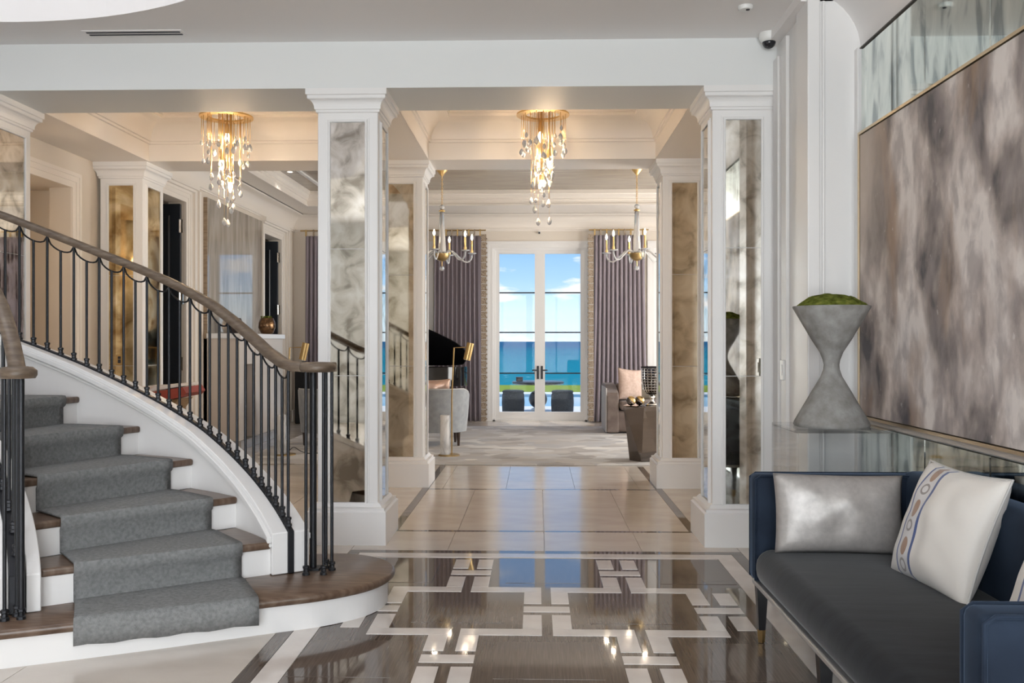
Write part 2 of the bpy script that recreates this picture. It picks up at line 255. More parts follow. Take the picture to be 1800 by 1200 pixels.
# ------------------------------------------------------------------ builders
class MB:
    def __init__(s): s.v = []; s.f = []; s.uv = None
    def add(s, vs, fs):
        k = len(s.v); s.v += [tuple(x) for x in vs]; s.f += [tuple(i + k for i in q) for q in fs]; return s
    def box(s, x0, x1, y0, y1, z0, z1):
        return s.add([(x0, y0, z0), (x1, y0, z0), (x1, y1, z0), (x0, y1, z0), (x0, y0, z1), (x1, y0, z1), (x1, y1, z1), (x0, y1, z1)],
                     [(0, 3, 2, 1), (4, 5, 6, 7), (0, 1, 5, 4), (1, 2, 6, 5), (2, 3, 7, 6), (3, 0, 4, 7)])
    def obox(s, o, u, v, w):           # box spanned by three edge vectors
        o, u, v, w = map(Vector, (o, u, v, w))
        return s.add([o, o + u, o + u + v, o + v, o + w, o + u + w, o + u + v + w, o + v + w],
                     [(0, 3, 2, 1), (4, 5, 6, 7), (0, 1, 5, 4), (1, 2, 6, 5), (2, 3, 7, 6), (3, 0, 4, 7)])
    def lathe(s, prof, n=24, c=(0, 0, 0), cap=True, sx=1.0, sy=1.0):
        vs = [(c[0] + r * sx * cos(2 * pi * i / n), c[1] + r * sy * sin(2 * pi * i / n), c[2] + z) for r, z in prof for i in range(n)]
        fs = [(j * n + i, j * n + (i + 1) % n, (j + 1) * n + (i + 1) % n, (j + 1) * n + i) for j in range(len(prof) - 1) for i in range(n)]
        if cap:
            fs += [tuple(reversed(range(n))), tuple(range((len(prof) - 1) * n, len(prof) * n))]
        return s.add(vs, fs)
    def tube(s, pts, r, n=8, closed=False, rr=None):
        pts = [Vector(p) for p in pts]; m = len(pts); vs = []; up = None
        for i, p in enumerate(pts):
            a = pts[(i - 1) % m] if (closed or i) else p; b_ = pts[(i + 1) % m] if (closed or i < m - 1) else p
            d = (b_ - a).normalized()
            if up is None: up = Vector((0, 0, 1)) if abs(d.z) < 0.9 else Vector((1, 0, 0))
            x = d.cross(up).normalized(); y = x.cross(d).normalized(); up = y
            q = rr[i] if rr else r
            vs += [p + (x * cos(2 * pi * k / n) + y * sin(2 * pi * k / n)) * q for k in range(n)]
        fs = [(i * n + k, i * n + (k + 1) % n, ((i + 1) % m) * n + (k + 1) % n, ((i + 1) % m) * n + k) for i in range(m if closed else m - 1) for k in range(n)]
        if not closed: fs += [tuple(reversed(range(n))), tuple(range((m - 1) * n, m * n))]
        return s.add(vs, fs)
    def sweep(s, pts, sec, cap=True):  # section given as (side, up) pairs along a roughly level path
        pts = [Vector(p) for p in pts]; m = len(pts); k = len(sec); vs = []
        for i, p in enumerate(pts):
            d = pts[min(i + 1, m - 1)] - pts[max(i - 1, 0)]; d.z = 0; d.normalize(); x = Vector((d.y, -d.x, 0))
            vs += [p + x * a + Vector((0, 0, 1)) * c for a, c in sec]
        fs = [(i * k + j, i * k + (j + 1) % k, (i + 1) * k + (j + 1) % k, (i + 1) * k + j) for i in range(m - 1) for j in range(k)]
        if cap: fs += [tuple(range(k)), tuple(reversed(range((m - 1) * k, m * k)))]
        return s.add(vs, fs)
    def rect(s, x0, x1, y0, y1, prof, out=False, cap=None):   # mitred run of mouldings round a rectangle, prof = (inset, z)
        vs = []
        for d, z in prof:
            if out: d = -d
            vs += [(x0 + d, y0 + d, z), (x1 - d, y0 + d, z), (x1 - d, y1 - d, z), (x0 + d, y1 - d, z)]
        fs = [(j * 4 + i, j * 4 + (i + 1) % 4, (j + 1) * 4 + (i + 1) % 4, (j + 1) * 4 + i) for j in range(len(prof) - 1) for i in range(4)]
        m = len(prof) - 1
        if cap in ('top', 'both'): fs.append((m * 4, m * 4 + 1, m * 4 + 2, m * 4 + 3))
        if cap in ('bottom', 'both'): fs.append((3, 2, 1, 0))
        return s.add(vs, fs)
    def frame(s, o, u, v, nrm, u0, u1, v0, v1, prof):          # moulding round a panel on a face; prof = (outward from opening, height off face)
        o, u, v, nrm = map(Vector, (o, u, v, nrm)); vs = []
        for d, h in prof:
            for a, c in ((u0 - d, v0 - d), (u1 + d, v0 - d), (u1 + d, v1 + d), (u0 - d, v1 + d)): vs.append(o + u * a + v * c + nrm * h)
        fs = [(j * 4 + i, j * 4 + (i + 1) % 4, (j + 1) * 4 + (i + 1) % 4, (j + 1) * 4 + i) for j in range(len(prof) - 1) for i in range(4)]
        return s.add(vs, fs)
    def prism(s, poly, z0, z1):
        k = len(poly)
        return s.add([(x, y, z0) for x, y in poly] + [(x, y, z1) for x, y in poly],
                     [tuple(reversed(range(k))), tuple(range(k, 2 * k))] + [(i, (i + 1) % k, k + (i + 1) % k, k + i) for i in range(k)])
    def mesh(s, name):
        m = bpy.data.meshes.new(name); m.from_pydata(s.v, [], s.f); b = bmesh.new(); b.from_mesh(m)
        bmesh.ops.recalc_face_normals(b, faces=b.faces); b.to_mesh(m); b.free(); return m
    def build(s, name, m, parent=None, smooth=False, bevel=0, seg=2, sub=0, solid=0, ang=None):
        me = s.mesh(name); me.materials.append(m)
        if smooth:
            for q in me.polygons: q.use_smooth = True
            if ang is not None: me.set_sharp_from_angle(angle=R(ang))
        o = bpy.data.objects.new(name, me); COL.objects.link(o)
        if solid: q = o.modifiers.new('t', 'SOLIDIFY'); q.thickness = solid; q.offset = 0
        if bevel: q = o.modifiers.new('b', 'BEVEL'); q.width = bevel; q.segments = seg; q.limit_method = 'ANGLE'; q.angle_limit = R(40)
        if sub: q = o.modifiers.new('s', 'SUBSURF'); q.levels = sub; q.render_levels = sub
        if parent: adopt(o, parent)
        return o
def adopt(o, parent):
    o.parent = parent
    mw = Matrix.Translation(parent.location) if parent.parent is None else Matrix.Identity(4)
    o.matrix_parent_inverse = mw.inverted()
def tag(o, label, cat, group=None, kind=None):
    if label: o['label'] = label
    if cat: o['category'] = cat
    if group: o['group'] = group
    if kind: o['kind'] = kind
    return o
def thing(name, loc, label, cat, group=None):
    o = bpy.data.objects.new(name, None); COL.objects.link(o); o.location = loc; o.empty_display_size = 0.1
    return tag(o, label, cat, group)
def struct(o): o['kind'] = 'structure'; return o
def clone(root, loc, rz=0.0, label=None):
    r = root.copy(); COL.objects.link(r); r.location = loc; r.rotation_euler = (0, 0, rz)
    if label: r['label'] = label
    for ch in root.children:
        c = ch.copy(); COL.objects.link(c); pi_ = ch.matrix_parent_inverse.copy(); c.parent = r; c.matrix_parent_inverse = pi_
        for g in ch.children:
            d = g.copy(); COL.objects.link(d); pi_ = g.matrix_parent_inverse.copy(); d.parent = c; d.matrix_parent_inverse = pi_
    return r
def place(me, name, loc, m, parent, rot=(0, 0, 0), scl=(1, 1, 1)):
    o = bpy.data.objects.new(name, me); COL.objects.link(o); o.location = loc; o.rotation_euler = rot; o.scale = scl
    if m and not me.materials: me.materials.append(m)
    if parent: adopt(o, parent)
    return o
def rbox(x0, x1, y0, y1, z0, z1, r, seg=4, puff=0.0, cuts=0):
    b = bmesh.new(); bmesh.ops.create_cube(b, size=1)
    for v in b.verts: v.co = Vector((x0 + (v.co.x + .5) * (x1 - x0), y0 + (v.co.y + .5) * (y1 - y0), z0 + (v.co.z + .5) * (z1 - z0)))
    bmesh.ops.bevel(b, geom=b.edges[:], offset=r, segments=seg, affect='EDGES', profile=0.5)
    mbx = MB(); b.verts.index_update()
    mbx.add([v.co for v in b.verts], [[v.index for v in f.verts] for f in b.faces]); b.free(); return mbx
def pillow(w, h, t, mtx, name, m, parent=None, n=26, pinch=0.07, wr=0.0):
    me = bpy.data.meshes.new(name); b = bmesh.new(); uvl = b.loops.layers.uv.new('UVMap')
    for side in (1, -1):
        g = {}
        for i in range(n + 1):
            for j in range(n + 1):
                u, v = -1 + 2 * i / n, -1 + 2 * j / n
                x = w / 2 * u * (1 - pinch * (1 - v * v)); y = h / 2 * v * (1 - pinch * (1 - u * u))
                z = side * t / 2 * (max(0, 1 - abs(u) ** 2.4) * max(0, 1 - abs(v) ** 2.4)) ** 0.5
                if wr and 0 < i < n and 0 < j < n: z += side * wr * noise.noise(Vector((x * 9, y * 9, side * 3.0))) * (1 - max(abs(u), abs(v)) ** 4)
                g[i, j] = b.verts.new(mtx @ Vector((x, y, z)))
        for i in range(n):
            for j in range(n):
                q = [(i, j), (i + 1, j), (i + 1, j + 1), (i, j + 1)]
                if side < 0: q.reverse()
                f = b.faces.new([g[k] for k in q]); f.smooth = True
                for lp, k in zip(f.loops, q): lp[uvl].uv = (k[0] / n, k[1] / n)
    bmesh.ops.remove_doubles(b, verts=b.verts[:], dist=1e-5)
    b.to_mesh(me); b.free(); me.materials.append(m)
    o = bpy.data.objects.new(name, me); COL.objects.link(o)
    if parent: adopt(o, parent)
    return o
def basis(c, right, up):
    r_ = Vector(right).normalized(); u = Vector(up); u = (u - r_ * u.dot(r_)).normalized(); nn = r_.cross(u)
    return Matrix(((r_.x, u.x, nn.x, c[0]), (r_.y, u.y, nn.y, c[1]), (r_.z, u.z, nn.z, c[2]), (0, 0, 0, 1)))

XC = 0.05
# ------------------------------------------------------------------ floor and its stones
floor = struct(MB().box(-6.2, 4.6, -3.3, 16.1, -0.3, -0.012).build('floor', M['grout']))
cache = {}
def stone(name, x0, x1, y0, y1, m, gap=0.0015, z=0.0):
    w, d = round(x1 - x0 - 2 * gap, 3), round(y1 - y0 - 2 * gap, 3); k = (w, d, m.name, name)
    if k not in cache:
        me = MB().box(-w / 2, w / 2, -d / 2, d / 2, -0.02, 0).mesh(name); me.materials.append(m); cache[k] = me
    return place(cache[k], name, ((x0 + x1) / 2, (y0 + y1) / 2, z), None, floor)
WS, DK, TM, BG = M['white_marble'], M['dark_marble'], M['tile_marble'], M['beige']
PX0, PX1, PY0, PY1 = -1.253, 1.353, 0.2, 6.09
# dark ground slabs of the foyer carpet, then borders
for yy in (0.275, 2.13, 3.98):
    stone('dark_ground_slab', PX0 + 0.19, PX1 - 0.19, yy, yy + 1.852 if yy < 3.9 else 5.885, DK, 0.0, -0.0025)
stone('border_strip', PX0, PX1, 6.012, PY1, DK); stone('border_strip', PX0, PX0 + 0.075, PY0, 6.012, DK); stone('border_strip', PX1 - 0.075, PX1, PY0, 6.012, DK)
stone('border_strip', PX0 + 0.075, PX1 - 0.075, 5.905, 6.012, WS); stone('border_strip', PX0 + 0.075, PX0 + 0.19, PY0, 5.905, WS); stone('border_strip', PX1 - 0.19, PX1 - 0.075, PY0, 5.905, WS)
HP, SW, GP, RH = 0.448, 0.097, 0.05, 0.325
row_y = [5.517 - 0.751 * i for i in range(7)]
for i, yc in enumerate(row_y):
    hs = [XC - HP, XC + HP] if i % 2 == 0 else [XC - 2 * HP, XC, XC + 2 * HP]
    for hx in hs:                                               # bar with four short uprights
        stone('inlay_bar', hx - GP / 2 - SW, hx + GP / 2 + SW, yc - 0.05, yc + 0.05, WS)
        for sx_ in (-1, 1):
            xa, xb = sorted((hx + sx_ * GP / 2, hx + sx_ * (GP / 2 + SW)))
            stone('inlay_upright', xa, xb, yc + 0.10, yc + RH, WS); stone('inlay_upright', xa, xb, yc - RH, yc - 0.10, WS)
    for k in ((-2, 0, 2) if i % 2 == 0 else (-1, 1)):           # taupe square between the bars
        x0, x1 = XC + k * HP - RH + 0.09, XC + k * HP + RH - 0.09
        x0, x1 = max(x0, PX0 + 0.2), min(x1, PX1 - 0.2)
        stone('taupe_square', x0, x1, yc - RH + 0.09, yc + RH - 0.09, TM, z=-0.001)
    yb = yc - RH - 0.1005
    for k in range(-2, 2):                                      # line between two rows, broken at every bar centre
        stone('inlay_line', XC + k * HP + GP / 2, XC + (k + 1) * HP - GP / 2, yb, yb + SW, WS)
# limestone flags
def flags(xs, ys):
    for a, b_ in zip(xs, xs[1:]):
        for c, d in zip(ys, ys[1:]): stone('limestone_flag', a, b_, c, d, BG)
xi = [-1.03, -0.585, 0.05, 0.685, 1.12]
flags(xi, [6.74, 8.60]); flags([-1.03, -0.9, -0.295, 0.36, 0.97, 1.12], [8.645, 9.12, 10.25])
stone('dark_strip', -1.095, 1.185, 6.695, 6.74, DK); stone('dark_strip', -1.03, 1.12, 8.60, 8.645, DK)
stone('dark_strip', -1.095, -1.03, 6.74, 10.25, DK); stone('dark_strip', 1.12, 1.185, 6.74, 10.25, DK)
flags([-1.253, -0.6, 0.05, 0.7, 1.353], [6.09, 6.695])
flags([1.353, 1.9], [-3.3, -1.5, 0.3, 2.1, 3.9, 5.7, 6.695]); flags([-6.2, -5.2, -4.2, -3.2, -2.2, -1.253], [-3.3, -2, -0.7, 0.6, 1.9, 3.2, 4.5, 5.8, 6.695])
flags([-1.253, 0.05, 1.353], [-3.3, -1.6, 0.2])
flags([-4.5, -3.6, -2.85, -2.1, -1.095], [6.695, 7.6, 8.55, 9.4, 10.25]); flags([1.185, 2.2, 3.2, 4.5], [6.695, 7.6, 8.55, 9.4, 10.25])
flags([-4.5, -3.4, -2.2, -1.1, 0.05, 1.2, 2.3, 3.4, 4.5], [10.25, 11.2, 12.2, 13.2, 14.2, 15.1, 16.1])

# ------------------------------------------------------------------ ceilings and beams
Z0, ZF = 3.14, 3.46
def ringed_ceiling(x0, x1, y0, y1, cx, cy, r, z, n=96):        # flat ceiling with a round opening
    m = MB(); pts = [(cx + r * cos(2 * pi * i / n), cy + r * sin(2 * pi * i / n)) for i in range(n)]
    out = []
    for i in range(n):
        a = 2 * pi * i / n; dx, dy = cos(a), sin(a)
        tt = min(((x1 - cx) / dx if dx > 1e-9 else (x0 - cx) / dx if dx < -1e-9 else 1e9), ((y1 - cy) / dy if dy > 1e-9 else (y0 - cy) / dy if dy < -1e-9 else 1e9))
        out.append((cx + dx * tt, cy + dy * tt))
    m.add([(*p, z) for p in pts] + [(*p, z) for p in out], [(i, (i + 1) % n, n + (i + 1) % n, n + i) for i in range(n)])
    cs = [(x0, y0), (x1, y0), (x1, y1), (x0, y1)]
    for c in cs:                                                # corners
        i = min(range(n), key=lambda q: (1 if False else 0) + abs(((atan2(c[1] - cy, c[0] - cx) - (2 * pi * (q + .5) / n) + pi) % (2 * pi)) - pi))
        m.add([(*out[i], z), (*c, z), (*out[(i + 1) % n], z)], [(0, 1, 2)])
    m.add([(*p, z) for p in pts] + [(p[0], p[1], 6.5) for p in pts], [(i, (i + 1) % n, n + (i + 1) % n, n + i) for i in range(n)])
    return m
SCX, SCY = -3.3, 3.45
ceiling = struct(ringed_ceiling(-6.2, 1.55, -3.3, 6.22, -3.35, 3.38, 2.4, ZF).build('ceiling', M['ceil']))
MB().box(-5.8, -4.6, 0.9, 5.9, 6.5, 6.6).box(-2.0, -0.9, 0.9, 5.9, 6.5, 6.6).box(-4.6, -2.0, 0.9, 2.15, 6.5, 6.6).box(-4.6, -2.0, 4.75, 5.9, 6.5, 6.6).build('stairwell_cap', M['ceil'], ceiling)
MB().box(-4.6, -2.0, 2.15, 4.75, 6.54, 6.56).build('added_cap_pane', M['glass'], ceiling)  # unseen glazed opening added in the cap for the fill lamp above
MB().box(-3.33, -3.27, 2.15, 4.75, 6.5, 6.6).box(-4.6, -2.0, 3.42, 3.48, 6.5, 6.6).build('added_cap_bar', M['paint'], ceiling)  # bars of that added opening
cv = MB(); prof = [(1.55 + 0.35 * sin(a), 3.11 + 0.35 * cos(a)) for a in [pi / 2 * i / 10 for i in range(11)]]
cv.add([(x, -3.3, z) for x, z in prof] + [(x, 5.42, z) for x, z in prof], [(i, i + 1, 12 + i, 11 + i) for i in range(10)])
cv.build('ceiling_cove', M['ceil'], ceiling, smooth=True)
MB().box(1.55, 2.0, 5.40, 6.3, 3.40, 3.5).build('ceiling_return', M['ceil'], ceiling)
coffer_prof = [(0, Z0), (0, 3.30), (0.015, 3.305), (0.015, 3.325), (0.03, 3.33)] + [(0.03 + 0.17 * (1 - cos(a)), 3.33 + 0.17 * sin(a)) for a in [pi / 2 * i / 8 for i in range(1, 9)]] + \
    [(0.215, 3.505), (0.215, 3.53), (0.235, 3.535), (0.235, 3.66)]
for (a, b_) in ((-1.04, 1.13), (-3.75, -1.60)):
    MB().rect(a + 0.003, b_ - 0.003, 6.843, 8.697, coffer_prof, cap='top').build('coffer', M['warm_paint'], ceiling, smooth=True, ang=25)
    MB().rect(a - 0.02, b_ + 0.02, 6.82, 8.72, [(0, 3.2), (0, 3.75)], cap='top').build('coffer_back', M['ceil'], ceiling)
beam = struct(MB().box(-6.2, 1.66, 6.22, 6.84, Z0, ZF + 0.3).build('trim_1', M['wall']))
beam2 = struct(MB().box(-4.5, 4.6, 8.70, 9.22, Z0, 4.0).build('trim_2', M['warm_paint']))
bm3 = MB()
for a, b_ in ((-1.60, -1.04), (1.13, 1.68), (-4.5, -3.75)): bm3.box(a, b_, 6.84, 8.70, Z0, 3.7)
struct(bm3.build('trim_3', M['warm_paint']))
# far room ceiling: cove, soffit, tray
gx0, gx1, gy0, gy1 = -4.3, 4.4, 9.22, 16.0
tx0, tx1, ty0, ty1 = -3.77, 3.87, 9.75, 14.82
crown = [(0.0, 3.335), (0.02, 3.335), (0.02, 3.355), (0.035, 3.36), (0.035, 3.385), (0.02, 3.39)] + [(0.02 + 0.17 * (1 - cos(a)), 3.41 + 0.18 * sin(a)) for a in [pi / 2 * i / 8 for i in range(0, 9)]] + [(0.21, 3.60), (0.21, 3.62), (0.23, 3.62)]
gc = struct(MB().rect(gx0, gx1, gy0, gy1, crown).build('ceiling.001', M['warm_paint'], smooth=True, ang=25))
sf = MB(); a0, a1, b0, b1 = gx0 + 0.2, gx1 - 0.2, gy0 + 0.0, gy1 - 0.2
sf.add([(a0, b0, 3.62), (a1, b0, 3.62), (a1, b1, 3.62), (a0, b1, 3.62), (tx0, ty0, 3.62), (tx1, ty0, 3.62), (tx1, ty1, 3.62), (tx0, ty1, 3.62)], [(0, 1, 5, 4), (1, 2, 6, 5), (2, 3, 7, 6), (3, 0, 4, 7)])
sf.build('soffit', M['warm_paint'], gc)
MB().rect(tx0, tx1, ty0, ty1, [(-0.02, 3.62), (-0.02, 3.612), (0.015, 3.612), (0.015, 3.64), (0.0, 3.645), (0.0, 3.70), (0.02, 3.705), (0.02, 3.735), (0.035, 3.74), (0.045, 3.79), (0.065, 3.80), (0.065, 3.86)]).build('tray_moulding', M['warm_paint'], gc)
MB().box(tx0 - 0.2, tx1 + 0.2, ty0 - 0.2, ty1 + 0.2, 3.86, 3.92).build('tray_ceiling', M['taupe_ceiling'], gc)
for xx in (-3.44, 3.5): MB().box(xx, xx + 0.05, ty0, ty1, 3.835, 3.86).build('tray_rib', M['paint'], gc)

# ------------------------------------------------------------------ walls
def wall_x(name, X, t, y0, y1, z1, holes, m, parent=None):     # wall whose room face lies at X; holes = (ya, yb, za, zb)
    w = MB(); y = y0; xa, xb = sorted((X, X + t))
    for (ya, yb, za, zb) in holes:
        if ya > y: w.box(xa, xb, y, ya, 0, z1)
        if za > 0: w.box(xa, xb, ya, yb, 0, za)
        w.box(xa, xb, ya, yb, zb, z1); y = yb
    if y < y1: w.box(xa, xb, y, y1, 0, z1)
    return struct(w.build(name, m, parent))
def wall_y(name, Y, t, x0, x1, z1, holes, m):
    w = MB(); x = x0; ya, yb = sorted((Y, Y + t))
    for (xa, xb, za, zb) in holes:
        if xa > x: w.box(x, xa, ya, yb, 0, z1)
        if za > 0: w.box(xa, xb, ya, yb, 0, za)
        w.box(xa, xb, ya, yb, zb, z1); x = xb
    if x < x1: w.box(x, x1, ya, yb, 0, z1)
    return struct(w.build(name, m))
WINX = [(-3.58, -1.93), (-0.80, 0.90), (2.03, 3.68)]
wall_back = wall_y('wall_back', 16.0, 0.25, -4.6, 4.7, 4.0, [(a, b_, 0, 3.06) for a, b_ in WINX], M['cream'])
wall_left = wall_x('wall_left', -4.3, -0.2, 6.84, 16.0, 4.0, [(7.0, 8.28, 0, 2.82), (10.05, 10.99, 0, 3.1), (14.2, 15.15, 0, 3.1)], M['cream'])
wall_right = wall_x('wall_right', 4.4, 0.2, 9.22, 16.0, 4.0, [(10.1, 11.7, 0.2, 3.05), (12.9, 14.5, 0.2, 3.05)], M['cream'])
struct(MB().box(1.64, 4.6, 8.80, 9.22, 0, 4.0).build('wall_partition', M['cream']))
struct(MB().box(1.625, 1.85, 5.42, 9.2, 0, 3.9).build('wall_return', M['paint']))
niche = struct(MB().box(1.62, 2.1, 5.40, 5.55, 0, 3.5).build('wall_niche', M['paint']))
struct(MB().box(-6.2, -4.24, 6.26, 6.84, 0, 3.5).build('wall_stair', M['wall']))
struct(wall_x('wall_foyer_left', -6.2, -0.2, -3.4, 6.84, 6.6, [], M['wall']))
wf = wall_y('wall_front', -3.1, -0.2, -6.4, 2.1, 3.6, [(-2.35, -0.35, 0.1, 3.3), (-0.25, 1.75, 0.1, 3.3)], M['wall'])
wall_mir = wall_x('wall_foyer_right', 1.9, 0.2, -3.3, 5.42, 3.6, [], M['paint'])
# side room glimpsed past the open doors
sr = MB(); sr.box(-7.6, -7.5, 6.2, 16.2, 0, 4); sr.box(-7.5, -4.5, 6.4, 6.5, 0, 4); sr.box(-7.5, -4.5, 9.3, 9.4, 0, 4); sr.box(-7.5, -4.5, 16.1, 16.2, 0, 4); sr.box(-7.5, -4.3, 6.4, 16.2, 3.5, 3.6); sr.box(-7.5, -4.5, 6.4, 16.2, -0.1, 0)
struct(sr.build('wall_side_room', M['cream']))
# niche/passage trim in the left bay
al = struct(MB().box(-4.9, -4.85, 6.9, 8.6, 0, 3.4).build('wall_passage', M['cream']))
MB().box(-4.85, -4.5, 8.44, 8.5, 0, 3.0).build('passage_jamb', M['cream'], al)
MB().box(-4.85, -4.5, 7.0, 8.44, 2.82, 2.9).build('passage_lintel', M['cream'], al)
point('passage_lamp', (-4.62, 7.1, 2.3), 3.0, WARM, 0.08)
def casing_x(name, X, sgn, ya, yb, zt, w, d, m, parent):        # architrave on a wall face at X round an opening
    q = MB()
    for k0, k1, dd in ((0, w * 0.4, d * 0.6), (w * 0.4, w * 0.75, d * 0.8), (w * 0.75, w, d)):
        x0, x1 = sorted((X, X + sgn * dd))
        q.box(x0, x1, ya - k1, ya - k0, 0, zt + k1); q.box(x0, x1, yb + k0, yb + k1, 0, zt + k1); q.box(x0, x1, ya - k0, yb + k0, zt + k0, zt + k1)
    return q.build(name, m, parent)
casing_x('opening_casing', -4.3, 1, 7.0, 8.28, 2.82, 0.14, 0.035, M['warm_paint'], wall_left)
for ya, yb in ((10.05, 10.99), (14.2, 15.15)):
    casing_x('door_casing', -4.3, 1, ya, yb, 3.1, 0.14, 0.04, M['warm_paint'], wall_left)
    h = MB(); h.box(-4.3, -4.22, ya - 0.18, yb + 0.18, 3.24, 3.27); h.box(-4.3, -4.19, ya - 0.21, yb + 0.21, 3.27, 3.335); h.build('door_header', M['warm_paint'], wall_left)
    for j in (1, 2):
        y_ = yb + 0.14 + 0.15 * j
        MB().box(-4.3, -4.275, y_, y_ + 0.06, 0.2, 3.3).build('wall_stile', M['warm_paint'], wall_left)
# baseboards
bb = struct(MB().box(-4.3, -4.27, 8.5, 9.9, 0, 0.2).box(-4.3, -4.27, 15.3, 16, 0, 0.2).build('baseboard_left', M['warm_paint']))
struct(MB().box(-1.93, -0.95, 15.97, 16, 0, 0.2).box(1.05, 2.03, 15.97, 16, 0, 0.2).box(-4.3, -3.58, 15.97, 16, 0, 0.2).build('baseboard_back', M['warm_paint']))
# return wall and niche mouldings
rt = struct(MB().box(1.60, 1.625, 5.90, 6.02, 0, 3.37).build('trim_4', M['paint'], bevel=0.006))
struct(MB().box(1.585, 1.66, 5.38, 5.62, 0, 3.44).build('trim_5', M['paint'], bevel=0.008))
struct(MB().box(1.672, 1.69, 5.382, 5.40, 0, 3.40).build('trim_6', M['paint'], bevel=0.008))
struct(MB().box(1.60, 1.625, 6.10, 6.22, 0, 3.30).build('trim_7', M['paint'], bevel=0.006))
struct(MB().box(1.862, 1.90, 5.345, 5.40, 0, 3.11).build('trim_8', M['paint'], bevel=0.006))
# mirror cladding on the foyer wall, pane by pane
cuts = [5.35, 4.48, 3.84, 3.20, 2.56, 1.92, 1.28, 0.64, 0.0, -0.64]
for a, b_ in zip(cuts, cuts[1:]):
    me = MB().box(1.885, 1.90, b_ + 0.003, a - 0.003, 0.97, 3.10).build('mirror_pane', M['mirror_wall'], wall_mir, bevel=0.004, seg=1)
    MB().box(1.885, 1.90, b_ + 0.003, a - 0.003, 0.12, 0.925).build('mirror_pane', M['mirror_wall'], wall_mir, bevel=0.004, seg=1)
MB().box(1.865, 1.90, -0.64, 5.35, 0.936, 0.962).build('mirror_rail', M['mantel'], wall_mir)
MB().box(1.875, 1.90, -0.64, 5.35, 3.10, 3.107).build('mirror_top_bead', M['joint'], wall_mir)
MB().box(1.87, 1.90, -0.64, 5.35, 0, 0.12).build('mirror_base', M['paint'], wall_mir)

# ------------------------------------------------------------------ french windows
def french(name, xa, xb, Y, handles):
    w = MB(); T = 3.06
    fr = struct(MB().box(xa, xa + 0.06, Y, Y + 0.14, 0, T).box(xb - 0.06, xb, Y, Y + 0.14, 0, T).box(xa + 0.06, xb - 0.06, Y, Y + 0.14, T - 0.05, T).box(xa, xb, Y, Y + 0.16, -0.0, 0.02).build(name, M['paint']))
    c = MB()
    for k0, k1, d in ((-0.02, 0.05, 0.035), (0.05, 0.10, 0.05)):
        c.box(xa - k1, xa - k0, Y - d, Y + 0.01, 0, T + k1); c.box(xb + k0, xb + k1, Y - d, Y + 0.01, 0, T + k1); c.box(xa - k0, xb + k0, Y - d, Y + 0.01, T + k0, T + k1)
    c.build('casing', M['paint'], fr)
    mid = (xa + xb) / 2
    for s_, (l0, l1) in ((-1, (xa + 0.06, mid)), (1, (mid, xb - 0.06))):
        st = [0.075, 0.09] if s_ < 0 else [0.09, 0.075]
        g0, g1, z0, z1 = l0 + st[0], l1 - st[1], 0.16, T - 0.115
        lf = MB().box(l0, g0, Y + 0.03, Y + 0.09, 0.02, T - 0.05).box(g1, l1, Y + 0.03, Y + 0.09, 0.02, T - 0.05).box(g0, g1, Y + 0.03, Y + 0.09, 0.02, z0).box(g0, g1, Y + 0.03, Y + 0.09, z1, T - 0.05).build('leaf', M['paint'], fr)
        for za in (0.84, 1.56, 2.26): MB().box(g0, g1, Y + 0.045, Y + 0.075, za - 0.011, za + 0.011).build('glazing_bar', M['iron'], lf)
        MB().box(g0, g1, Y + 0.055, Y + 0.065, z0, z1).build('pane', M['glass'], lf)
        if handles:
            hx = l1 - 0.035 if s_ < 0 else l0 + 0.035
            h = MB().box(hx - 0.018, hx + 0.018, Y + 0.015, Y + 0.03, 0.74, 0.97); h.box(min(hx, hx - 0.0), hx + 0.012, Y - 0.03, Y + 0.02, 0.885, 0.905)
            a, b_ = (hx - 0.10, hx + 0.01) if s_ < 0 else (hx - 0.01, hx + 0.10)
            h.box(a, b_, Y - 0.035, Y - 0.018, 0.883, 0.907); h.build('handle', M['iron'], lf)
    return fr
french('door_1', -0.80, 0.90, 16.02, True)
french('window_1', -3.58, -1.93, 16.02, False); french('window_2', 2.03, 3.68, 16.02, False)
for k, (ya, yb) in enumerate(((10.1, 11.7), (12.9, 14.5))):
    f_ = MB(); f_.box(4.40, 4.50, ya, ya + 0.07, 0.2, 3.05); f_.box(4.40, 4.50, yb - 0.07, yb, 0.2, 3.05); f_.box(4.40, 4.50, ya, yb, 0.2, 0.27); f_.box(4.40, 4.50, ya, yb, 2.98, 3.05); f_.box(4.42, 4.48, (ya + yb) / 2 - 0.03, (ya + yb) / 2 + 0.03, 0.27, 2.98)
    o = struct(f_.build('window_%d' % (3 + k), M['paint'])); MB().box(4.45, 4.46, ya + 0.07, yb - 0.07, 0.27, 2.98).build('pane', M['glass'], o)
for k, (a, b_) in enumerate(((-2.35, -0.35), (-0.25, 1.75))):
    f_ = MB(); f_.box(a, a + 0.07, -3.25, -3.12, 0.1, 3.3); f_.box(b_ - 0.07, b_, -3.25, -3.12, 0.1, 3.3); f_.box(a, b_, -3.25, -3.12, 0.1, 0.2); f_.box(a, b_, -3.25, -3.12, 3.2, 3.3); f_.box((a + b_) / 2 - 0.03, (a + b_) / 2 + 0.03, -3.22, -3.16, 0.2, 3.2)
    for z_ in (0.9, 1.6, 2.3): f_.box(a, b_, -3.2, -3.17, z_, z_ + 0.03)
    o = struct(f_.build('window_%d' % (5 + k), M['paint'])); MB().box(a + 0.07, b_ - 0.07, -3.20, -3.19, 0.2, 3.2).build('pane', M['glass'], o)
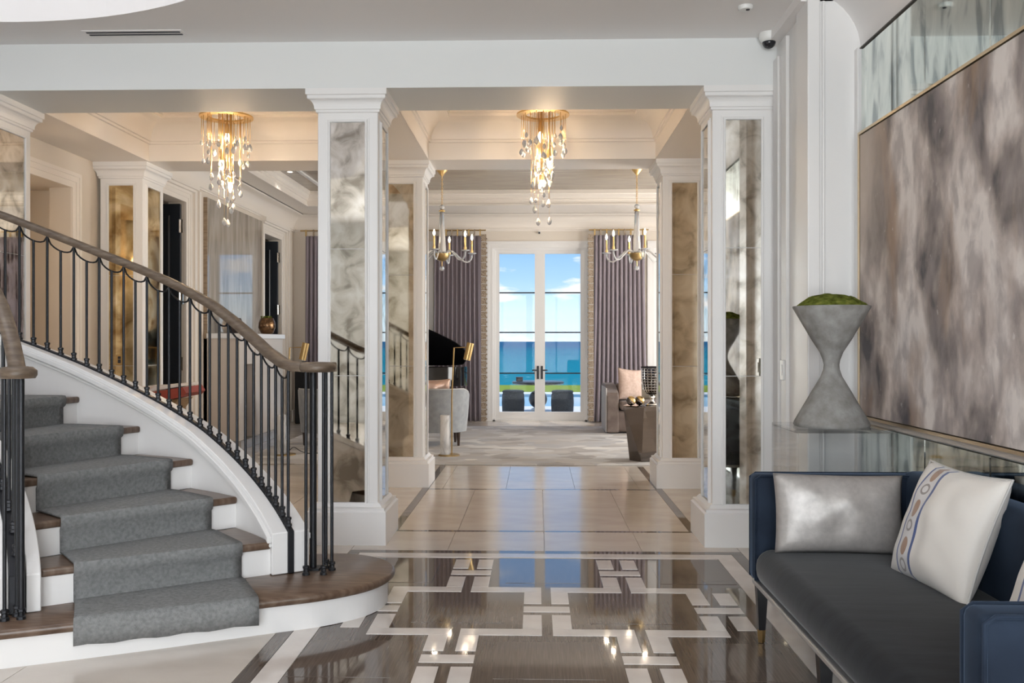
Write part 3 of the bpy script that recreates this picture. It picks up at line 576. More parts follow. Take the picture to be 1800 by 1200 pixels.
# dark doors standing open
def dark_door(name, yh):
    d = struct(MB().box(-5.22, -4.33, yh - 0.045, yh, 0.01, 3.07).build(name, M['navy_door'], bevel=0.003, seg=1))
    q = MB()
    for z0, z1 in ((0.25, 1.05), (1.2, 2.9)):
        q.frame((-5.22, yh - 0.045, 0), (1, 0, 0), (0, 0, 1), (0, -1, 0), 0.16, 0.73, z0, z1, [(0, 0), (0.0, 0.008), (0.02, 0.014), (0.035, 0.0)])
    q.build('door_moulding', M['navy_door'], d)
    for z_ in (0.30, 1.05, 1.85, 2.72):
        h = MB().box(-4.335, -4.295, yh - 0.05, yh - 0.03, z_, z_ + 0.16); h.tube([(-4.33, yh - 0.055, z_), (-4.33, yh - 0.055, z_ + 0.16)], 0.012, 8); h.build('hinge', M['chrome'], d)
dark_door('door_2', 10.975); dark_door('door_3', 15.135)

# ------------------------------------------------------------------ mirrored columns
def column(x0, x1, yf, yb, faces, label, kf=0.09, glass='mirror'):
    c = thing('mirrored_column', ((x0 + x1) / 2, (yf + yb) / 2, 0), label, 'column')
    MB().rect(x0, x1, yf, yb, [(0.065, 0), (0.065, 0.225), (0.052, 0.235), (0.052, 0.252), (0.03, 0.258), (0.014, 0.28), (0, 0.285)], out=True, cap='bottom').build('plinth', M['paint'], c)
    MB().box(x0, x1, yf, yb, 0.28, 3.0).build('shaft', M['paint'], c, bevel=0.004, seg=1)
    cp = [(0, 2.985), (0.012, 2.99), (0.012, 3.005), (0.02, 3.008)] + [(0.02 + 0.035 * (1 - cos(a)), 3.01 + 0.06 * sin(a)) for a in [pi / 2 * i / 6 for i in range(1, 7)]] + [(0.06, 3.075), (0.06, 3.095), (0.07, 3.10), (0.07, Z0)]
    MB().rect(x0, x1, yf, yb, cp, out=True).build('capital', M['paint'], c)
    for fc in faces:
        if fc == 'f': o, u, nn, w = (x0, yf, 0), (1, 0, 0), (0, -1, 0), x1 - x0
        if fc == 'r': o, u, nn, w = (x1, yf, 0), (0, 1, 0), (1, 0, 0), yb - yf
        if fc == 'l': o, u, nn, w = (x0, yb, 0), (0, -1, 0), (-1, 0, 0), yb - yf
        k = kf
        MB().frame(o, u, (0, 0, 1), nn, k, w - k, 0.285, 2.92, [(0, 0.0), (0, 0.012), (0.006, 0.016), (0.014, 0.016), (0.02, 0.006), (0.028, 0.006), (0.03, 0.0)]).build('panel_moulding', M['paint'], c)
        zz = [0.285, 1.163, 2.042, 2.92]
        for za, zb in zip(zz, zz[1:]):
            O, U, N = Vector(o), Vector(u), Vector(nn)
            MB().obox(O + U * k + N * 0.001 + Vector((0, 0, za + 0.002)), U * (w - 2 * k), Vector((0, 0, zb - za - 0.004)), N * 0.004).build('mirror_pane', M[glass], c)
    return c
A = (XC - 1.573, XC - 1.153); B = (XC + 1.153, XC + 1.573)
column(*A, 6.285, 6.715, 'frl', 'white mirrored column beside the stair newel, its glass reflecting the balustrade')
column(*B, 6.285, 6.715, 'fl', 'white mirrored column beside the sofa, its glass reflecting the cement planter')
column(*A, 8.765, 9.165, 'fr', 'white mirrored column with mottled glass just in front of the grey armchair', glass='mirror_warm')
column(*B, 8.765, 9.165, 'fl', 'white mirrored column with mottled glass beside the steel side table', glass='mirror_warm')
column(-4.26, -3.84, 6.285, 6.80, 'r', 'white mirrored column at the picture edge above the climbing handrail')
lm = column(-4.26, -3.84, 8.765, 9.25, 'fr', 'white mirrored column with gold-brown glass before the open navy door', glass='mirror_gold')
pl = thing('power_outlet', (-4.06, 8.757, 1.22), 'small dark outlet plate on the gold-brown mirror glass', 'outlet')
MB().box(-4.10, -4.03, 8.752, 8.758, 1.17, 1.27).build('plate', M['antique_gold'], pl, bevel=0.002, seg=1)
MB().box(-4.078, -4.052, 8.748, 8.753, 1.19, 1.225).box(-4.078, -4.052, 8.748, 8.753, 1.23, 1.255).build('socket', M['dark'], pl)

# ------------------------------------------------------------------ staircase
RISE, A0, DA, RO, RI = 0.175, 22.4, 11.55, 2.30, 1.22
nose = lambda a: RISE * (1 + (a - A0) / DA)
P = lambda r, a, z=0.0: (SCX + r * cos(R(a)), SCY + r * sin(R(a)), z)
NST = 17; AE = A0 + DA * NST
st = thing('staircase', (-2.0, 4.4, 0), 'curved white staircase with grey carpet runner, oak handrail and black iron balusters', 'staircase')
def sector(m, r0, r1, a0, a1, z0, z1, n=10):
    m.prism([P(r1, a0 + (a1 - a0) * i / n)[:2] for i in range(n + 1)] + [P(r0, a1 - (a1 - a0) * i / n)[:2] for i in range(n + 1)], z0, z1); return m
front = [(-2.95, 3.50), (-2.62, 3.68), (-2.27, 3.84), (-1.78, 4.07), (-1.29, 4.325), (-1.10, 4.42), (-0.97, 4.515), (-0.87, 4.63), (-0.815, 4.77), (-0.81, 4.92), (-0.87, 5.06), (-0.98, 5.16), (-1.12, 5.21), (-1.30, 5.19)]
back = [(-1.62, 4.9), (-2.6, 4.25), (-2.98, 3.75)]
def spline(pts, k=5):
    o = []
    for i in range(len(pts) - 1):
        p0, p1, p2, p3 = (Vector(pts[max(i - 1, 0)]), Vector(pts[i]), Vector(pts[i + 1]), Vector(pts[min(i + 2, len(pts) - 1)]))
        for j in range(k):
            t_ = j / k; o.append(0.5 * ((2 * p1) + (p2 - p0) * t_ + (2 * p0 - 5 * p1 + 4 * p2 - p3) * t_ ** 2 + (3 * p1 - p0 - 3 * p2 + p3) * t_ ** 3))
    o.append(Vector(pts[-1])); return o
fs_ = spline(front)
def offset(pl_, d):
    o = []
    for i, p in enumerate(pl_):
        q = pl_[min(i + 1, len(pl_) - 1)] - pl_[max(i - 1, 0)]; q.normalize(); o.append(p + Vector((q.y, -q.x)) * d)
    return o
MB().prism([tuple(p) for p in fs_] + back, 0.0, RISE - 0.04).build('riser', M['paint'], st)
tr = MB(); ring_ = offset(fs_, 0.035); k = len(ring_) + len(back); vs, ff = [], []
for d, z in ((0.028, RISE - 0.042), (0.036, RISE - 0.034), (0.040, RISE - 0.02), (0.036, RISE - 0.007), (0.026, RISE)):
    vs += [(*p, z) for p in offset(fs_, d)] + [(*p, z) for p in back]
for j in range(4): ff += [(j * k + i, j * k + (i + 1) % k, (j + 1) * k + (i + 1) % k, (j + 1) * k + i) for i in range(k)]
ff += [tuple(reversed(range(k))), tuple(range(4 * k, 5 * k))]
tr.add(vs, ff).build('tread', M['tread'], st, smooth=True, ang=40)
for k in range(2, NST + 1):
    a = A0 + DA * (k - 1); z = RISE * k
    sector(MB(), RI, RO, a, a + DA + 0.5, z - 0.04, z).build('tread', M['tread'], st, bevel=0.013, seg=3)
    sector(MB(), RI, RO, a + 0.55, a + 1.3, z - RISE, z - 0.04, 2).build('riser', M['paint'], st)
# carpet runner following treads and risers
rn = MB(); sec = []
r0_, r1_, th = 1.36, 2.145, 0.012
prof = []
prof += [(A0 - 1.35, 0.072), (A0 - 1.45, 0.13), (A0 - 1.35, RISE - 0.012), (A0 - 0.9, RISE + th), (A0 - 0.2, RISE + th + 0.002)]
for k in range(1, NST + 1):
    a, z = A0 + DA * k, RISE * k
    prof += [(a - 2, z + th), (a + 0.15, z + th), (a + 0.2, z + RISE - 0.055), (a - 0.25, z + RISE - 0.042), (a - 0.42, z + RISE - 0.01), (a - 0.25, z + RISE + th - 0.002), (a + 0.4, z + RISE + th)]
nr = 14
def fr_edge(i, j):      # first step follows the slightly curved front edge
    a, z = prof[i]; r = r0_ + (r1_ - r0_) * j / nr
    if i < 5:
        a += -1.0 + 1.6 * (r - r0_) / (r1_ - r0_)
    if i == 0: z += 0.004 * sin(j * 1.7)
    return P(r, a, z)
rn.add([fr_edge(i, j) for i in range(len(prof)) for j in range(nr + 1)], [(i * (nr + 1) + j, i * (nr + 1) + j + 1, (i + 1) * (nr + 1) + j + 1, (i + 1) * (nr + 1) + j) for i in range(len(prof) - 1) for j in range(nr)])
rn.build('carpet_runner', M['carpet'], st, smooth=True, solid=0.012, ang=60)
# curbs
def top_o(a): return nose(a) + (0.05 + 0.10 * min(1, max(0, (a - 34) / 24)) + 0.03 * min(1, max(0, (a - 58) / 24)))
def curb(r0, r1, a0, a1, topf, botf, name, m, dz=0.0):
    n_ = int((a1 - a0) / 1.5) + 1; vs, ff = [], []
    for i in range(n_ + 1):
        a = a0 + (a1 - a0) * i / n_; t_ = topf(a) + dz; b_ = botf(a)
        vs += [P(r0, a, b_), P(r1, a, b_), P(r1, a, t_), P(r0, a, t_)]
    for i in range(n_):
        for j in range(4): ff.append((i * 4 + j, i * 4 + (j + 1) % 4, i * 4 + 4 + (j + 1) % 4, i * 4 + 4 + j))
    ff += [(0, 1, 2, 3), tuple(n_ * 4 + q for q in (3, 2, 1, 0))]
    return MB().add(vs, ff).build(name, m, st, bevel=0.004, seg=1)
low = lambda a: 0.177 if a < 45 else 0.0
AS = 33.6
curb(2.30, 2.385, AS, AE, top_o, low, 'string', M['paint']); curb(2.415, 2.50, AS, AE, top_o, low, 'string', M['paint'])
curb(2.3855, 2.4145, AS - 0.3, AE, top_o, lambda a: low(a) if a < 45 else top_o(a) - 0.1, 'shoe_rail', M['iron'], 0.012)
curb(2.276, 2.30, AS + 0.2, AE, lambda a: top_o(a) - 0.022, lambda a: top_o(a) - 0.055, 'string_moulding', M['paint'])
curb(2.287, 2.30, AS + 0.2, AE, lambda a: top_o(a) - 0.06, lambda a: top_o(a) - 0.078, 'string_moulding', M['paint'])
curb(2.50, 2.512, AS + 0.2, AE, lambda a: top_o(a) - 0.022, lambda a: top_o(a) - 0.055, 'string_moulding', M['paint'])
AI = 30.5
curb(1.16, 1.22, AI, AE, top_o, lambda a: 0.177 if a < 36 else 0.0, 'string', M['paint']); curb(1.02, 1.09, AI, AE, top_o, lambda a: 0.177 if a < 36 else 0.0, 'string', M['paint'])
curb(1.0905, 1.1595, AI - 0.3, AE, top_o, lambda a: top_o(a) - 0.1 if a > 33 else 0.177, 'shoe_rail', M['iron'], 0.008)
# handrails
RS = [(-0.034, -0.022), (0.034, -0.022), (0.037, -0.008), (0.034, 0.010), (0.022, 0.024), (0.0, 0.029), (-0.022, 0.024), (-0.034, 0.010), (-0.037, -0.008)]
VZ = 1.262
def railz(a, a_s=34.0):
    a = a - a_s + 34.0
    tab = [(34, 1.265), (36, 1.282), (41, 1.338), (47, 1.446), (56, 1.622), (65, 1.768), (80, 1.992), (93.5, 2.205)]
    if a <= 34: return VZ
    if a >= 93.5: return 2.205 + (a - 93.5) * 0.01515
    for (p, q), (r_, s_) in zip(tab, tab[1:]):
        if a <= r_: return q + (s_ - q) * (a - p) / (r_ - p)
C0 = Vector((-1.165, 4.81, 0))
pth = [(-1.075, 4.835, VZ), (-1.12, 4.815, VZ), (-1.18, 4.80, VZ), (-1.24, 4.80, VZ), (-1.285, 4.80, VZ + 0.002)] + [P(2.4, a, railz(a, 34)) for a in [36 + 1.2 * i for i in range(int((AE - 36) / 1.2))]]
MB().sweep(pth, RS).build('handrail', M['wood'], st, smooth=True, ang=50)
vol = MB().lathe([(0.02, -0.024), (0.085, -0.024), (0.098, -0.012), (0.10, 0.005), (0.092, 0.02), (0.07, 0.028), (0.02, 0.030)], 28, (C0.x, C0.y, VZ)); vol.build('handrail_volute', M['wood'], st, smooth=True, ang=50)
RS2 = [(a * 1.0, b_) for a, b_ in RS]
pth2 = [(-2.245, 3.955, VZ), (-2.285, 3.975, VZ)] + [P(1.125, a, VZ if a < 32 else max(VZ, railz(a, 31))) for a in [30 + 2 * i for i in range(int((AE - 30) / 2))]]
MB().sweep(pth2, RS2).build('handrail', M['wood'], st, smooth=True, ang=50)
MB().lathe([(0.02, -0.024), (0.07, -0.024), (0.078, -0.010), (0.078, 0.01), (0.06, 0.026), (0.02, 0.029)], 28, (-2.285, 3.945, VZ)).build('handrail_volute', M['wood'], st, smooth=True, ang=50)
# balusters and swags
def baluster(x, y, z0, z1, r=0.0085, foot=True):
    o = MB().tube([(x, y, z0), (x, y, z1)], r, 8).build('baluster', M['iron'], st, smooth=True, ang=60)
    if foot: MB().lathe([(0.020, 0), (0.020, 0.012), (0.014, 0.016), (0.014, 0.032), (0.018, 0.036), (0.018, 0.046), (0.010, 0.05)], 8, (x, y, z0)).build('foot', M['iron'], o)
def run(r, a_s, da, amax, a_rail):
    i = 0
    def under(a): return railz(a, a_rail) - 0.02
    while a_s + da * i < amax:
        a = a_s + da * i; z0 = top_o(a) + 0.006; p = P(r, a)
        dip = 0.062
        baluster(p[0], p[1], z0, under(a) if i % 2 == 0 else 0.5 * (under(a - da) + under(a + da)) - dip)
        if i % 2 == 0:
            b_ = a + 2 * da; pts = []
            for j in range(9):
                t_ = j / 8; aa = a + (b_ - a) * t_; zz = under(a) + (under(b_) - under(a)) * t_ - dip * sqrt(max(0, 1 - (2 * t_ - 1) ** 2)) - 0.004
                pts.append(P(r, aa, zz))
            MB().tube(pts, 0.0055, 6).build('swag', M['iron'], st, smooth=True)
        i += 1
run(2.40, 34.6, 2.2, 128, 34)
run(1.125, 35, 4.6, 125, 31)
baluster(-1.205, 4.87, RISE + 0.001, VZ - 0.02, 0.019, False)
MB().box(-1.245, -1.165, 4.83, 4.91, RISE, RISE + 0.012).build('newel_plate', M['iron'], st)
for x, y in ((-1.212, 4.745), (-1.122, 4.755), (-1.098, 4.845), (-1.14, 4.89)): baluster(x, y, RISE + 0.001, VZ - 0.02)
baluster(-2.275, 3.955, RISE + 0.001, VZ - 0.02, 0.014); baluster(-2.335, 3.93, RISE + 0.001, VZ - 0.02, 0.0085); baluster(-2.32, 4.0, RISE + 0.001, VZ - 0.02, 0.0085)

# ------------------------------------------------------------------ sofa group
so = thing('velvet_sofa', (1.43, 3.2, 0), 'navy velvet sofa on dark tapered legs against the mirrored wall', 'sofa')
X0, X1, Y0_, Y1_ = 1.0, 1.85, 2.07, 4.33
rbox(X0 - 0.005, X1 - 0.1, Y0_ + 0.10, Y1_ - 0.10, 0.285, 0.455, 0.075, 5).build('seat', M['velvet_seat'], so, smooth=True)
rbox(X1 - 0.16, X1, Y0_ + 0.02, Y1_ - 0.02, 0.29, 0.80, 0.05, 4).build('backrest', M['velvet'], so, smooth=True)
for ya, yb in ((Y0_, Y0_ + 0.115), (Y1_ - 0.115, Y1_)):
    o = rbox(X0, X1, ya, yb, 0.29, 0.785, 0.028, 3).build('armrest', M['velvet'], so, smooth=True)
    ye = ya + 0.006 if ya < 3 else yb - 0.006
    for yy in (ya + 0.004, yb - 0.004):
        MB().tube([(X0 + 0.006, yy, 0.30), (X0 + 0.006, yy, 0.765), (X0 + 0.03, yy, 0.781), (X1 - 0.05, yy, 0.781)], 0.006, 6).build('piping', M['velvet'], o, smooth=True)
rbox(X0 + 0.012, X1 - 0.01, Y0_ + 0.012, Y1_ - 0.012, 0.264, 0.288, 0.006, 2).build('base_rail', M['base_rail'], so)
for x in (1.045, 1.78):
    for y in (2.13, 3.34, 4.27):
        if x > 1.5 and 2.5 < y < 4: continue
        lg = MB().add([(x - 0.026, y - 0.026, 0.263), (x + 0.026, y - 0.026, 0.263), (x + 0.026, y + 0.026, 0.263), (x - 0.026, y + 0.026, 0.263), (x - 0.015, y - 0.015, 0.06), (x + 0.015, y - 0.015, 0.06), (x + 0.015, y + 0.015, 0.06), (x - 0.015, y + 0.015, 0.06)],
                      [(0, 1, 2, 3), (7, 6, 5, 4), (0, 4, 5, 1), (1, 5, 6, 2), (2, 6, 7, 3), (3, 7, 4, 0)]).build('leg', M['ebony'], so)
        MB().lathe([(0.015, 0), (0.020, 0.06)], 4, (x, y, 0)).build('ferrule', M['antique_gold'], lg)
tag(pillow(0.58, 0.35, 0.16, basis((1.345, 4.095, 0.632), (1, 0.02, -0.02), (0.0, 0.16, 1)), 'lumbar_pillow', M['silver_fabric'], wr=0.014, pinch=0.035), 'silver metallic lumbar pillow leaning on the far sofa arm', 'pillow')
for cy_, lb in ((3.60, 'cream pillow with blue-lined woven band standing between the silver pillow and sofa back'), (2.70, 'cream pillow with woven band half hidden behind the near sofa arm')):
    d = thing('banded_pillow', (1.62, cy_, 0.46), lb, 'pillow', 'cream banded pillows')
    mt_ = basis((1.60, cy_, 0.665), (0.10, -1, 0), (0.38, 0, 1))
    pillow(0.56, 0.50, 0.20, mt_, 'cushion', M['band'], d, wr=0.016)
    bord = []
    for i in range(80):
        t_ = i / 20; s_, q = int(t_) % 4, t_ - int(t_)
        u, v_ = [(-1 + 2 * q, -1), (1, -1 + 2 * q), (1 - 2 * q, 1), (-1, 1 - 2 * q)][s_]
        bord.append(mt_ @ Vector((0.28 * u * (1 - 0.07 * (1 - v_ * v_)), 0.25 * v_ * (1 - 0.07 * (1 - u * u)), 0)))
    MB().tube(bord, 0.005, 6, closed=True).build('piping', M['grey_piping'], d, smooth=True)

# planter on acrylic pedestal
pd = thing('acrylic_pedestal', (1.56, 4.87, 0), 'clear acrylic pedestal carrying the cement planter behind the sofa', 'pedestal')
px0, px1, py0, py1, pz = 1.31, 1.81, 4.64, 5.12, 0.952
MB().box(px0, px1, py0, py1, pz - 0.016, pz).build('top', M['acrylic'], pd, bevel=0.002, seg=1)
for nm, bx_ in (('side_panel', (px0, px0 + 0.014, py0, py1)), ('side_panel', (px1 - 0.014, px1, py0, py1)), ('side_panel', (px0 + 0.014, px1 - 0.014, py1 - 0.014, py1)), ('side_panel', (px0 + 0.014, px1 - 0.014, py0, py0 + 0.014))):
    MB().box(*bx_, 0.001, pz - 0.016).build(nm, M['acrylic'], pd, bevel=0.001, seg=1)
pt = thing('hourglass_planter', (1.56, 4.87, pz), 'hourglass-shaped grey cement planter topped with moss', 'planter')
pr = [(0.190, 0), (0.195, 0.008), (0.19, 0.025), (0.10, 0.185), (0.055, 0.262), (0.042, 0.30), (0.040, 0.325), (0.044, 0.35), (0.06, 0.392), (0.10, 0.455), (0.198, 0.628), (0.197, 0.635), (0.186, 0.635), (0.17, 0.60)]
MB().lathe(pr, 48, (1.56, 4.87, pz)).build('pot', M['concrete'], pt, smooth=True, ang=50)
ms = MB(); n_ = 40; vs, ff = [], []
for j in range(11):
    for i in range(n_):
        r = 0.188 * (1 - j / 10.5); a = 2 * pi * i / n_
        z = 0.625 + 0.075 * (1 - (r / 0.19) ** 2) ** 0.8 + 0.011 * noise.noise(Vector((r * cos(a) * 26, r * sin(a) * 26, 1.0)))
        vs.append((1.56 + r * cos(a), 4.87 + r * sin(a), pz + z))
ff = [(j * n_ + i, j * n_ + (i + 1) % n_, (j + 1) * n_ + (i + 1) % n_, (j + 1) * n_ + i) for j in range(10) for i in range(n_)] + [tuple(range(10 * n_, 11 * n_))]
ms.add(vs, ff).build('moss', M['moss'], pt, smooth=True)
# painting
pa = thing('abstract_painting', (1.87, 4.08, 0.97), 'large abstract grey and brown painting in thin gilt frame above the sofa', 'painting')
MB().box(1.845, 1.868, 2.915, 5.255, 0.985, 2.575).build('canvas', M['canvas'], pa)
MB().box(1.838, 1.878, 2.895, 2.91, 0.965, 2.595).box(1.838, 1.878, 5.26, 5.275, 0.965, 2.595).box(1.838, 1.878, 2.91, 5.26, 0.965, 0.98).box(1.838, 1.878, 2.91, 5.26, 2.58, 2.595).build('frame', M['champagne'], pa)
MB().box(1.870, 1.884, 2.92, 5.25, 1.0, 2.56).build('backing', M['joint'], pa)

# ceiling fittings
sc_ = thing('security_camera', (1.56, 6.12, 3.46), 'white dome security camera with smoked lens in the ceiling corner', 'camera')
MB().lathe([(0.066, 0.0), (0.066, -0.03), (0.058, -0.05), (0.044, -0.06)], 24, (1.55, 6.13, 3.459)).build('housing', M['white_plastic'], sc_, smooth=True, ang=50)
MB().lathe([(0.045, 0)] + [(0.045 * cos(a), -0.045 * sin(a)) for a in [pi / 2 * i / 6 for i in range(1, 6)]] + [(0.003, -0.045)], 20, (1.55, 6.13, 3.401)).build('lens_dome', M['smoked'], sc_, smooth=True)
sd = thing('smoke_detector', (1.28, 5.63, 3.46), 'round white smoke detector on the foyer ceiling', 'smoke detector')
MB().lathe([(0.047, 0), (0.047, -0.012), (0.04, -0.024), (0.02, -0.028)], 24, (1.28, 5.63, 3.459)).build('body', M['white_plastic'], sd, smooth=True, ang=40)
MB().lathe([(0.012, -0.0275), (0.012, -0.031)], 10, (1.29, 5.61, 3.459)).build('sensor', M['dark'], sd)
vt = thing('ceiling_vent', (-2.68, 6.02, 3.46), 'linear two-slot air vent in the foyer ceiling', 'vent')
MB().box(-3.02, -2.35, 5.95, 6.06, 3.455, 3.462).build('frame', M['ceil'], vt)
for y in (5.972, 6.018): MB().box(-3.0, -2.37, y, y + 0.018, 3.452, 3.4555).build('slot', M['dark'], vt)
sw_ = thing('light_switch', (1.60, 5.98, 1.15), 'white light switch plate on the return wall by the planter', 'switch')
MB().box(1.588, 1.6, 5.925, 6.0, 1.15, 1.28).build('plate', M['white_plastic'], sw_, bevel=0.003, seg=1)
MB().box(1.583, 1.589, 5.945, 5.98, 1.18, 1.25).build('rocker', M['white_plastic'], sw_)
for x, y in ((-3.58, 13.1),):
    dl = thing('downlight', (x, y, 3.86), 'small recessed downlight in the taupe tray ceiling', 'downlight')
    MB().lathe([(0.05, 0), (0.05, -0.006), (0.038, -0.006)], 20, (x, y, 3.859), cap=False).build('trim', M['white_plastic'], dl); MB().lathe([(0.037, -0.002), (0.037, -0.004)], 20, (x, y, 3.859)).build('lamp', M['downlight'], dl)
    spot('downlight_lamp', (x, y, 3.84), 12, NEUT)
ss = thing('motion_sensor', (0.04, 15.97, 3.30), 'tiny dark sensor on the wall above the french doors', 'sensor')
MB().box(0.02, 0.06, 15.95, 15.99, 3.29, 3.33).build('housing', M['white_plastic'], ss); MB().box(0.025, 0.055, 15.93, 15.951, 3.285, 3.315).build('lens', M['dark'], ss)

# ------------------------------------------------------------------ crystal ring chandeliers in the hall
ch = thing('crystal_ring_chandelier', (0.05, 7.77, 3.33), 'brass ring chandelier with crystal drops hanging before the french doors', 'chandelier', 'brass ring chandeliers')
CX, CYY, CZ = 0.05, 7.77, 3.325
ann = MB(); ann.lathe([(0.145, 0), (0.225, 0), (0.225, 0.014), (0.145, 0.014), (0.145, 0)], 48, (CX, CYY, CZ), cap=False); ann.build('ring', M['gold'], ch, smooth=True, ang=40)
MB().lathe([(0.07, 3.64), (0.07, 3.66)], 24, (CX, CYY, 0)).build('ceiling_rose', M['gold'], ch)
for k in range(4):
    a = pi / 4 + k * pi / 2; MB().tube([(CX + 0.16 * cos(a), CYY + 0.16 * sin(a), CZ + 0.01), (CX + 0.05 * cos(a), CYY + 0.05 * sin(a), 3.645)], 0.003, 5).build('stay', M['gold'], ch)
def drop_mesh(n=7):
    me = MB().lathe([(0.0015, 0.026), (0.009, 0.018), (0.0165, 0.002), (0.017, -0.008), (0.012, -0.02), (0.003, -0.027)], n, (0, 0, 0)).mesh('crystal'); me.materials.append(M['crystal']); return me
DM = [drop_mesh(6), drop_mesh(7), drop_mesh(8)]
rods = []
for i in range(20):
    a = 2 * pi * i / 20 + random.uniform(-.06, .06); rr_ = random.uniform(0.165, 0.21); rods.append((rr_ * cos(a), rr_ * sin(a), random.uniform(0.20, 0.40)))
for i in range(16):
    a = 2 * pi * i / 16 + random.uniform(-.2, .2); rr_ = random.uniform(0.03, 0.135); rods.append((rr_ * cos(a), rr_ * sin(a), random.uniform(0.36, 0.66)))
rods += [(-0.07, -0.02, 0.80), (-0.04, 0.03, 0.90), (0.055, -0.03, 0.90), (0.0, -0.06, 0.76), (0.05, 0.05, 0.74), (-0.1, 0.02, 0.72)]
for i, (x, y, ln) in enumerate(rods):
    q = ln * random.uniform(0.62, 0.85)
    zt = CZ + 0.006 if sqrt(x * x + y * y) > 0.145 else CZ + 0.10
    MB().tube([(CX + x, CYY + y, zt), (CX + x, CYY + y, CZ - q)], 0.0026, 6).tube([(CX + x, CYY + y, CZ - q), (CX + x, CYY + y, CZ - ln + 0.02)], 0.0010, 4).build('rod', M['gold'], ch, smooth=True)
    s_ = random.uniform(0.85, 1.25)
    place(DM[i % 3], 'crystal', (CX + x, CYY + y, CZ - ln), None, ch, (0, 0, random.random() * 3), (s_, s_, s_ * random.uniform(0.9, 1.25)))
    if i % 3 == 0: place(DM[(i + 1) % 3], 'crystal', (CX + x + 0.008, CYY + y - 0.006, CZ - ln + 0.075), None, ch, (0, 0, random.random() * 3), (0.8, 0.8, 0.9))
MB().lathe([(0.14, 0), (0.14, 0.012)], 32, (CX, CYY, CZ + 0.09)).build('inner_plate', M['gold'], ch)
for x, y, z in ((-0.02, 0.0, 3.185), (0.052, 0.02, 2.965), (-0.012, -0.03, 2.77)):
    MB().tube([(CX + x, CYY + y, CZ + 0.095), (CX + x, CYY + y, z + 0.10)], 0.006, 8).lathe([(0.008, 0.10), (0.016, 0.07), (0.019, 0.02), (0.017, 0.0)], 12, (CX + x, CYY + y, z)).build('socket', M['gold'], ch, smooth=True, ang=50)
    MB().lathe([(0.012, 0.002), (0.019, -0.02), (0.0205, -0.04), (0.015, -0.066), (0.003, -0.088)], 12, (CX + x, CYY + y, z)).build('bulb', M['bulb'], ch, smooth=True)
clone(ch, (-2.675, 7.77, 3.33), 2.2, 'brass ring chandelier with crystal drops hanging over the stair handrail')
for xx, rz in ((0.05, 0.0), (-2.675, 2.2)):
    for x, y, z in ((-0.02, 0.0, 3.185), (0.052, 0.02, 2.965), (-0.012, -0.03, 2.77)):
        point('ring_chandelier_lamp', (xx + x * cos(rz) - y * sin(rz), 7.77 + x * sin(rz) + y * cos(rz), z - 0.045), 74, WARM, 0.024)

# ------------------------------------------------------------------ glass-arm chandeliers in the far room
g = thing('glass_arm_chandelier', (-1.36, 13.0, 2.45), 'glass candle-arm chandelier on a brass chain hanging over the grey armchair', 'chandelier', 'glass candle-arm chandeliers')
gx, gy = -1.36, 13.0
MB().lathe([(0.012, 3.76), (0.03, 3.79), (0.075, 3.84), (0.08, 3.859)], 20, (gx, gy, 0)).build('canopy', M['gold'], g, smooth=True)
for i in range(12):
    z = 3.755 - i * 0.034; o_ = []
    for k in range(10):
        t_ = 2 * pi * k / 10; o_.append((gx + 0.011 * cos(t_) * (i % 2), gy + 0.011 * cos(t_) * ((i + 1) % 2), z + 0.021 * sin(t_)))
    MB().tube(o_, 0.0035, 5, closed=True).build('chain_link', M['gold'], g, smooth=True)
MB().lathe([(0.037 * sin(pi * i / 10) + 0.0005, 3.32 - 0.037 * cos(pi * i / 10)) for i in range(11)], 16, (gx, gy, 0)).build('glass_ball', M['lamp_glass'], g, smooth=True)
MB().lathe([(0.012, 3.29), (0.045, 3.272), (0.045, 3.262), (0.02, 3.25)], 16, (gx, gy, 0)).build('collar', M['gold'], g, smooth=True)
MB().lathe([(0.030, 3.25), (0.040, 3.0), (0.058, 2.72), (0.052, 2.68), (0.035, 2.665)], 16, (gx, gy, 0)).build('glass_column', M['lamp_glass'], g, smooth=True)
MB().lathe([(0.02, 2.665), (0.11, 2.655), (0.10, 2.60), (0.06, 2.56), (0.015, 2.545)], 20, (gx, gy, 0)).build('bowl', M['antique_gold'], g, smooth=True, ang=50)
MB().tube([(gx, gy, 2.55), (gx, gy, 2.47)], 0.006, 6).build('stem', M['gold'], g); MB().lathe([(0.034 * sin(pi * i / 10) + 0.0005, 2.445 - 0.034 * cos(pi * i / 10)) for i in range(11)], 16, (gx, gy, 0)).build('glass_ball', M['lamp_glass'], g, smooth=True)
for k in range(6):
    a = R(22 + 60 * k); c_, s_ = cos(a), sin(a); at = lambda r, z: (gx + r * c_, gy + r * s_, z)
    arm = MB().tube(spline([at(0.05, 2.64), at(0.11, 2.69), at(0.17, 2.685), at(0.25, 2.62), at(0.33, 2.555), at(0.40, 2.555), at(0.445, 2.61), at(0.45, 2.66)], 4), 0.012, 8).build('glass_arm', M['lamp_glass'], g, smooth=True)
    MB().lathe([(0.01, 2.66), (0.065, 2.672), (0.068, 2.68), (0.02, 2.678)], 16, at(0.45, 0)).build('drip_pan', M['lamp_glass'], arm, smooth=True)
    MB().lathe([(0.02, 2.68), (0.02, 2.72), (0.0135, 2.725), (0.0135, 2.86), (0.008, 2.866)], 10, at(0.45, 0)).build('candle', M['gold'], arm, smooth=True, ang=40)
    MB().lathe([(0.008, 2.866), (0.017, 2.89), (0.0175, 2.91), (0.008, 2.94), (0.002, 2.955)], 10, at(0.45, 0)).build('bulb', M['bulb'], arm, smooth=True)
clone(g, (1.42, 13.0, 2.45), R(16), 'glass candle-arm chandelier on a brass chain hanging over the steel side table')
